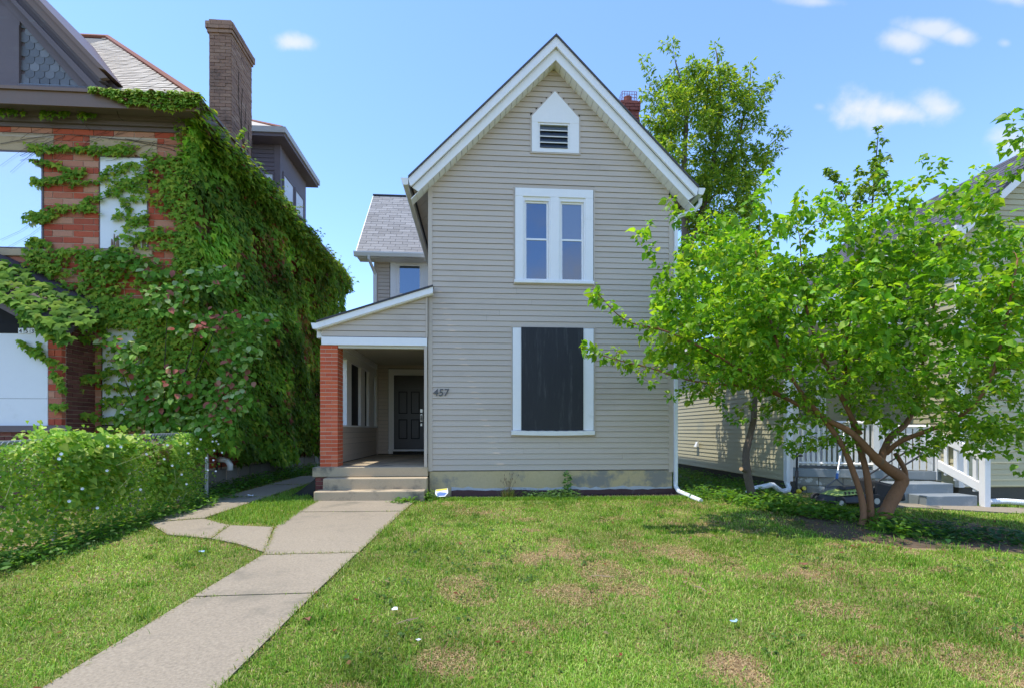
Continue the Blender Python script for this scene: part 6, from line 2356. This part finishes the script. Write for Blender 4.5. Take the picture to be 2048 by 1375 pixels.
# maple sapling behind the mulberry
sp_ = thing('maple_sapling', 'thin young maple whose tip stands above the bright green tree', 'tree', (*px(1735, 900, 14).xy, .2))
T = Tree()
T.main([px(1730, 950, 14)[:2] + (.1,), px(1732, 700, 14), px(1742, 450, 14), px(1757, 262, 14)], [.06, .05, .03, .008])
T.main([px(1738, 560, 14), px(1690, 400, 14), px(1662, 342, 14)], [.025, .014, .006])
tips = list(ell(px(1745, 400, 14), (.55, .5, 1.5), 34)) + [tuple(px(u, v, 14)) for u, v in [(1757, 256), (1768, 285), (1745, 290), (1770, 310), (1750, 330), (1765, 350), (1658, 340), (1672, 352), (1690, 385), (1735, 370)]]
T.grow(tips, 3, up=.12, leaf_sp=.09)
T.trunk.build('trunk', M_BARK2, sp_, smooth=True)
o = T.limb.build('branch', M_BARK2, sp_)
o['kind'] = 'stuff'
pos, nor, tip = T.leafset(3, .08, .5, .7, .6)
n = len(pos)
leaves('crown', 'ivy', pos, nor, tip, RNG.uniform(.10, .17, n), palette(n, MPG, [3, 3, 2, .5]), M_LEAF, sp_)


def bush(name, label, c, r, n, size, cols, w, cat='bush'):
    b = thing(name, label, cat, (c[0], c[1], gzf(c[0], c[1])))
    T = Tree()
    T.main([(c[0], c[1], .1), (c[0] + .05, c[1], c[2] * .6), (c[0], c[1] + .05, c[2])], [.06, .045, .02], 6)
    T.grow(ell(c, r, n), .3, up=.1, leaf_sp=.10, leaf_from=.05, jit=.05)
    T.trunk.build('trunk', M_BARKD, b)
    o = T.limb.build('branch', M_BARKD, b)
    o['kind'] = 'stuff'
    pos, nor, tip = T.leafset(3, .07, .4)
    m = len(pos)
    leaves('crown', 'lance', pos, nor, tip, RNG.uniform(.7, 1.3, m) * size, palette(m, cols, w), M_LEAF, b)
    return b


p = px(696, 835, 21)
bush('bush', 'yellow green bush far behind the porch, seen past the brick pier', (p.x - .3, 21, 1.5), (1.3, 1.0, 1.35), 90, .15, [(.13, .20, .03), (.22, .24, .04), (.30, .2, .05)], [3, 2, .6])
p = px(1430, 640, 18)
bush('bush', 'dark green tall bush behind the gap between the tan and yellow houses', (p.x, 18, 4.2), (1.9, 1.2, 3.6), 190, .2, [(.035, .09, .018), (.055, .12, .02)], [3, 2])
# ---------------------------------------------------------------- small things
# lawn mower, nose to the left, handle rising to the right
mx, my = 5.74, 7.50
mg = gzf(mx, my)
mw = thing('lawn_mower', 'black and lime green push lawn mower with black grass bag', 'lawn mower', (mx, my, mg))
m = MB().hexa([(mx - .32, my - .24, mg + .06), (mx + .36, my - .24, mg + .06), (mx + .36, my + .24, mg + .06), (mx - .32, my + .24, mg + .06),
               (mx - .24, my - .20, mg + .16), (mx + .34, my - .20, mg + .19), (mx + .34, my + .20, mg + .19), (mx - .24, my + .20, mg + .16)])
m.build('deck', M_BLACKP, mw, bevel=.025)
m = MB().hexa([(mx - .25, my - .19, mg + .165), (mx + .22, my - .19, mg + .195), (mx + .22, my + .19, mg + .195), (mx - .25, my + .19, mg + .165),
               (mx - .12, my - .14, mg + .235), (mx + .20, my - .15, mg + .275), (mx + .20, my + .15, mg + .275), (mx - .12, my + .14, mg + .235)])
hood = m.build('hood', M_LIMEG, mw, bevel=.02)
m = MB().hexa([(mx - .06, my - .10, mg + .25), (mx + .17, my - .10, mg + .272), (mx + .17, my + .10, mg + .272), (mx - .06, my + .10, mg + .25),
               (mx - .02, my - .08, mg + .30), (mx + .15, my - .08, mg + .315), (mx + .15, my + .08, mg + .315), (mx - .02, my + .08, mg + .30)])
m.build('battery_cover', M_BLACKP, mw, bevel=.012)
for i in range(4):
    MB().box(mx - .10 + i * .06, mx - .075 + i * .06, my - .178, my - .165, mg + .19, mg + .235).build('vent', M_BLACKP, hood)
for sx, r in ((-.25, .085), (.32, .105)):
    for sy in (-.27, .27):
        wv_ = MB().disc((mx + sx, my + sy, mg + r), (0, 1, 0), r, .05, 18).build('wheel', M_RUBBER, mw, bevel=.008)
        MB().disc((mx + sx, my + sy - .005, mg + r), (0, 1, 0), r * .45, .055, 12).build('hub', M_STEEL, wv_)
m = MB().hexa([(mx + .37, my - .20, mg + .10), (mx + .90, my - .20, mg + .08), (mx + .90, my + .20, mg + .08), (mx + .37, my + .20, mg + .10),
               (mx + .37, my - .19, mg + .42), (mx + .86, my - .19, mg + .30), (mx + .86, my + .19, mg + .30), (mx + .37, my + .19, mg + .42)])
m.build('grass_bag', surf('black_cloth', (.02, .021, .024), (.028, .029, .032), 8, rough=.85), mw, bevel=.04)
m = MB()
for sy in (-.17, .17):
    m.tube([(mx + .30, my + sy, mg + .20), (mx + .46, my + sy, mg + .40), (mx + 1.12, my + sy, mg + .78)], .014, 8)
m.tube([(mx + 1.12, my - .17, mg + .78), (mx + 1.19, my - .15, mg + .83), (mx + 1.19, my + .15, mg + .83), (mx + 1.12, my + .17, mg + .78)], .016, 8)
hd = m.build('handle', M_BLACKP, mw)
m = MB()
m.tube([(mx + 1.10, my - .05, mg + .80), (mx + 1.17, my - .06, mg + .91), (mx + 1.24, my - .05, mg + .90), (mx + 1.22, my - .03, mg + .82)], .018, 8)
m.build('bail_grip', M_BLACKP, hd)
MB().ball((mx + .72, my - .185, mg + .545), (.025, .018, .018)).build('lock_knob', M_LIMEG, hd)

# leaf rake
p0, p1, p2 = px(1668, 1004, 7.75), px(1673, 957, 7.95), px(1690, 850, 8.55)
rk = thing('leaf_rake', 'black plastic leaf rake leaning head down by the mower', 'rake', tuple(p0))
MB().tube([p1, p2], .013, 10).build('handle', surf('silver_handle', (.6, .61, .62), (.5, .5, .52), 5, rough=.35, metal=.5), rk)
MB().tube([p1 + Vector((0, -.004, .0)) , p1.lerp(p2, .09)], .021, 10).build('ferrule', M_BLUE, rk)
MB().tube([p1.lerp(p2, .09), p1.lerp(p2, .14)], .022, 10).build('collar', M_PLASTW, rk)
hw_ = .25
M_TINE = surf('grey_plastic', (.10, .10, .105), (.13, .13, .135), 4, rough=.4)
fr = MB()
for i in range(23):
    f = i / 22 * 2 - 1
    e = p0 + Vector((f * hw_, -.02 - .03 * (1 - f * f), .0))
    t0 = p1.lerp(p0, .30) + Vector((f * hw_ * .72, 0, -.02 * f * f))
    MB().tube([t0, t0.lerp(e, .8) + Vector((0, -.01, 0)), e + Vector((0, .03, -.01))], [.006, .006, .003], 4).build('tine', M_TINE, rk)
for f in (-1, 1):
    fr.tube([p1, p1.lerp(p0, .30) + Vector((f * hw_ * .72, 0, -.02))], .012, 6)
fr.tube([p1.lerp(p0, .30) + Vector((f * hw_ * .72, 0, -.02 * f * f)) for f in np.linspace(-1, 1, 9)], .009, 6)
fr.tube([p1.lerp(p0, .55) + Vector((f * hw_ * .83, -.005, 0)) for f in np.linspace(-1, 1, 9)], .007, 6)
fr.build('head', M_TINE, rk)

# string trimmer
q0, q1 = px(1593, 984, 8.95), px(1594, 905, 9.05)
sr = thing('string_trimmer', 'black string trimmer with yellow head standing at the house corner', 'trimmer', tuple(q0))
MB().tube([q0 + Vector((0, 0, .04)), q1], .020, 8).build('shaft', M_BLACKP, sr)
MB().tube([q1 + Vector((-.08, -.02, -.05)), q1 + Vector((.09, -.02, -.05))], .018, 8).build('handle', M_BLACKP, sr)
MB().tube([q1.lerp(q0, .45), q1.lerp(q0, .62)], .030, 10).build('motor_sleeve', M_BLACKP, sr)
MB().ball(q0 + Vector((.01, -.05, .03)), (.05, .045, .045), 12, 8).build('head', M_YELLOW, sr, smooth=True)
m = MB()
m.tube([q0 + Vector((-.10, -.02, -.02)), q0 + Vector((-.05, .0, .05)), q0 + Vector((.04, .02, .06))], [.03, .045, .02], 8)
m.build('guard', M_BLACKP, sr)
b2 = thing('line_spool', 'round yellow spool with black rim lying beside the string trimmer', 'spool', tuple(px(1606, 978, 8.95)))
c_ = px(1606, 976, 8.95)
MB().disc(c_, (0, -1, .3), .045, .05, 16).build('rim', M_BLACKP, b2)
MB().disc(c_ + Vector((0, -.03, .01)), (0, -1, .3), .038, .02, 16).build('cap', M_YELLOW, b2)


def hose(name, label, pts, r):
    pts = [Vector(p) for p in pts]
    fine = []
    for a, b in zip(pts[:-1], pts[1:]):
        k = max(2, int((b - a).length / .009))
        fine += [a.lerp(b, q / k) for q in range(k)]
    fine.append(pts[-1])
    o = MB().tube(fine, [r * (1.0 if (i // 2) % 2 else .88) for i in range(len(fine))], 10).build(name, M_PLASTW, None)
    return props(o, label, 'drain hose')


hose('drain_hose', 'white corrugated drain hose from the house corner to the slender tree', [(5.86, 9.11, .39), (5.86, 9.05, .31), (5.80, 8.98, .265), (5.62, 8.9, .255), px(1545, 968, 8.75), px(1512, 975, 8.6), px(1495, 982, 8.5)], .047)
hose('drain_hose', 'white corrugated drain hose lying on grass beside the stair rail', [px(1978, 1002, 7.62), px(2010, 1001, 7.6), px(2050, 1004, 7.55), px(2140, 1012, 7.4), px(2300, 1012, 7.4)], .048)

pe = px(452, 918, 10.0)
pipe = MB().tube([(BX + .02, 9.98, pe.z), (pe.x - .03, 9.96, pe.z + .0), (pe.x + .05, 9.95, pe.z - .02), (pe.x + .10, 9.95, pe.z - .10), (pe.x + .10, 9.95, pe.z - .20)], .052, 12).build('pipe_elbow', M_PLASTW, None, smooth=True)
props(pipe, 'white plastic pipe elbow sticking out low from the ivy wall', 'pipe')

# black sheet by the porch base
sh = MB()
N_ = 10
P_ = []
for i in range(N_ + 1):
    f = i / N_
    x = -2.84 - .50 * f
    z = .56 - .36 * f ** .75
    P_.append((x, z))
for (xa, za), (xb, zb) in zip(P_[:-1], P_[1:]):
    sh.hexa([(xa, 9.02, za - .012), (xa, 9.75, za - .012), (xb, 9.75, zb - .012), (xb, 9.02, zb - .012), (xa, 9.02, za), (xa, 9.75, za), (xb, 9.75, zb), (xb, 9.02, zb)])
sh.hexa([(-3.34, 9.03, .17), (-2.85, 9.03, .17), (-2.85, 9.05, .17), (-3.34, 9.05, .17), (-3.30, 9.03, .19), (-2.85, 9.03, .53), (-2.85, 9.05, .53), (-3.30, 9.05, .19)])
o = sh.build('plastic_sheet', M_BLACKP)
props(o, 'black plastic sheet sloping from the porch base to the ground', 'sheet')

# little lawn sign
s0 = px(883, 984, 8.62)
sg = thing('lawn_sign', 'small tilted yellow, white and blue lawn sign near the steps', 'sign', (s0.x, s0.y, .2))
ax = Vector((1, 0, .10)).normalized()
ay = Vector((-.03, .62, .78)).normalized()
az_ = ax.cross(ay)
if az_.y > 0:
    az_ = -az_
def plate(pts, off, th, name, mat):
    P3_ = [s0 + ax * a + ay * b + az_ * off for a, b in pts]
    MB().prism(P3_, az_ * th).build(name, mat, sg)
plate([(-.11, -.01), (-.07, -.075), (.06, -.085), (.115, -.02), (.105, .075), (-.10, .07)], 0, .006, 'plate', M_PLASTW)
plate([(-.098, .035), (.100, .04), (.098, .072), (-.093, .068)], .0065, .002, 'stripe', M_YELLOW)
plate([(-.085, -.012), (-.058, -.060), (.052, -.068), (.095, -.018), (.02, .0), (-.03, .012)], .0065, .002, 'emblem', M_BLUE)
MB().tube([(s0.x + .0, s0.y + .02, s0.z - .02), (s0.x + .005, s0.y + .02, .15)], .009, 6).build('stake', M_BLACKP, sg)

# sawn stump by the slender tree
su = thing('stump', 'broken orange brown stump at the foot of the slender tree', 'stump', (*px(1522, 1000, 8.2).xy, .18))
c_ = px(1522, 998, 8.2)
for i in range(7):
    a = i * .9
    b = c_ + Vector((.05 * math.cos(a), .05 * math.sin(a), -.06))
    e = b + Vector((.07 * math.cos(a) + .03, .03 * math.sin(a), .10 + .05 * (i % 3)))
    MB().tube([b, b.lerp(e, .6), e], [.035, .03, .012], 6).build('splinter', M_CUTWOOD if i % 2 else M_BARK, su)
MB().ball(c_ + Vector((0, 0, -.06)), (.11, .09, .07), 8, 5).build('base', M_BARK2, su)


def scrap(name, label, cat, u, v, size, mat, seed):
    r = np.random.default_rng(seed)
    a = u - 1024.0
    d = Vector((a * CT + F_PX * ST, -a * ST + F_PX * CT, 860.0 - v))
    t = (.08 - EYE) / d.z
    for _ in range(4):
        t = (gzf(d.x * t, d.y * t) + .04 - EYE) / d.z
    c = Vector((d.x * t, d.y * t, EYE + d.z * t))
    vs, k = [], 4
    for i in range(k):
        for j in range(k):
            vs.append(tuple(c + Vector(((i / 3 - .5) * size + r.normal() * size * .14, (j / 3 - .5) * size * .8 + r.normal() * size * .12, r.uniform(0, size * .4)))))
    fs = [(i * k + j, (i + 1) * k + j, (i + 1) * k + j + 1, i * k + j + 1) for i in range(k - 1) for j in range(k - 1)]
    o = MB().add(vs, fs).build(name, mat)
    md = o.modifiers.new('solid', 'SOLIDIFY')
    md.thickness = .0012
    return props(o, label, cat)


scrap('paper_scrap', 'pale blue crumpled scrap on the lawn right of the walk', 'litter', 790, 1218, .036, M_LITTER, 1)
scrap('paper_scrap', 'small white scrap on the lawn nearest the camera', 'litter', 838, 1279, .026, M_LITTER, 2)
scrap('wrapper', 'light blue wrapper in the grass at the lower middle of the lawn', 'litter', 1470, 1243, .045, M_WRAP, 3)
scrap('wrapper', 'blue white wrapper in the grass left of the walk', 'litter', 404, 1103, .045, M_WRAP, 4)
scrap('dead_leaf', 'curled reddish brown leaf at the right edge of the walk', 'leaf', 615, 1238, .06, surf('dead_leaf', (.25, .10, .05), (.18, .08, .04), 40), 5)
scrap('dead_leaf', 'pale orange leaf on the shaded lawn right of middle', 'leaf', 1606, 1127, .06, surf('dead_leaf', (.25, .10, .05)), 6)
scrap('paper_scrap', 'white crumpled paper on the dark ground by the side path', 'litter', 502, 991, .09, M_LITTER, 7)
for i, (u, v, l, ang_, lab) in enumerate(((815, 1236, .16, .6, 'forked dry twig beside the pale blue scrap'), (1205, 1155, .20, -.35, 'thin pale straw stalk lying across the dry patch'), (1398, 1175, .16, 1.9, 'short reddish twig on the lawn right of the dry patch'))):
    a = u - 1024.0
    d = Vector((a * CT + F_PX * ST, -a * ST + F_PX * CT, 860.0 - v))
    t = (.12 - EYE) / d.z
    c_ = Vector((d.x * t, d.y * t, 0))
    c_.z = gzf(c_.x, c_.y) + .045
    dr_ = Vector((math.cos(ang_), math.sin(ang_), .02))
    o = MB().tube([c_ - dr_ * l / 2, c_ + Vector((.008, .006, .008)), c_ + dr_ * l / 2], [.004, .0035, .002], 5).tube([c_, c_ + dr_ * l * .3 + Vector((.03, -.02, .012))], [.003, .0015], 4).build('twig', M_TWIG)
    props(o, lab, 'twig')
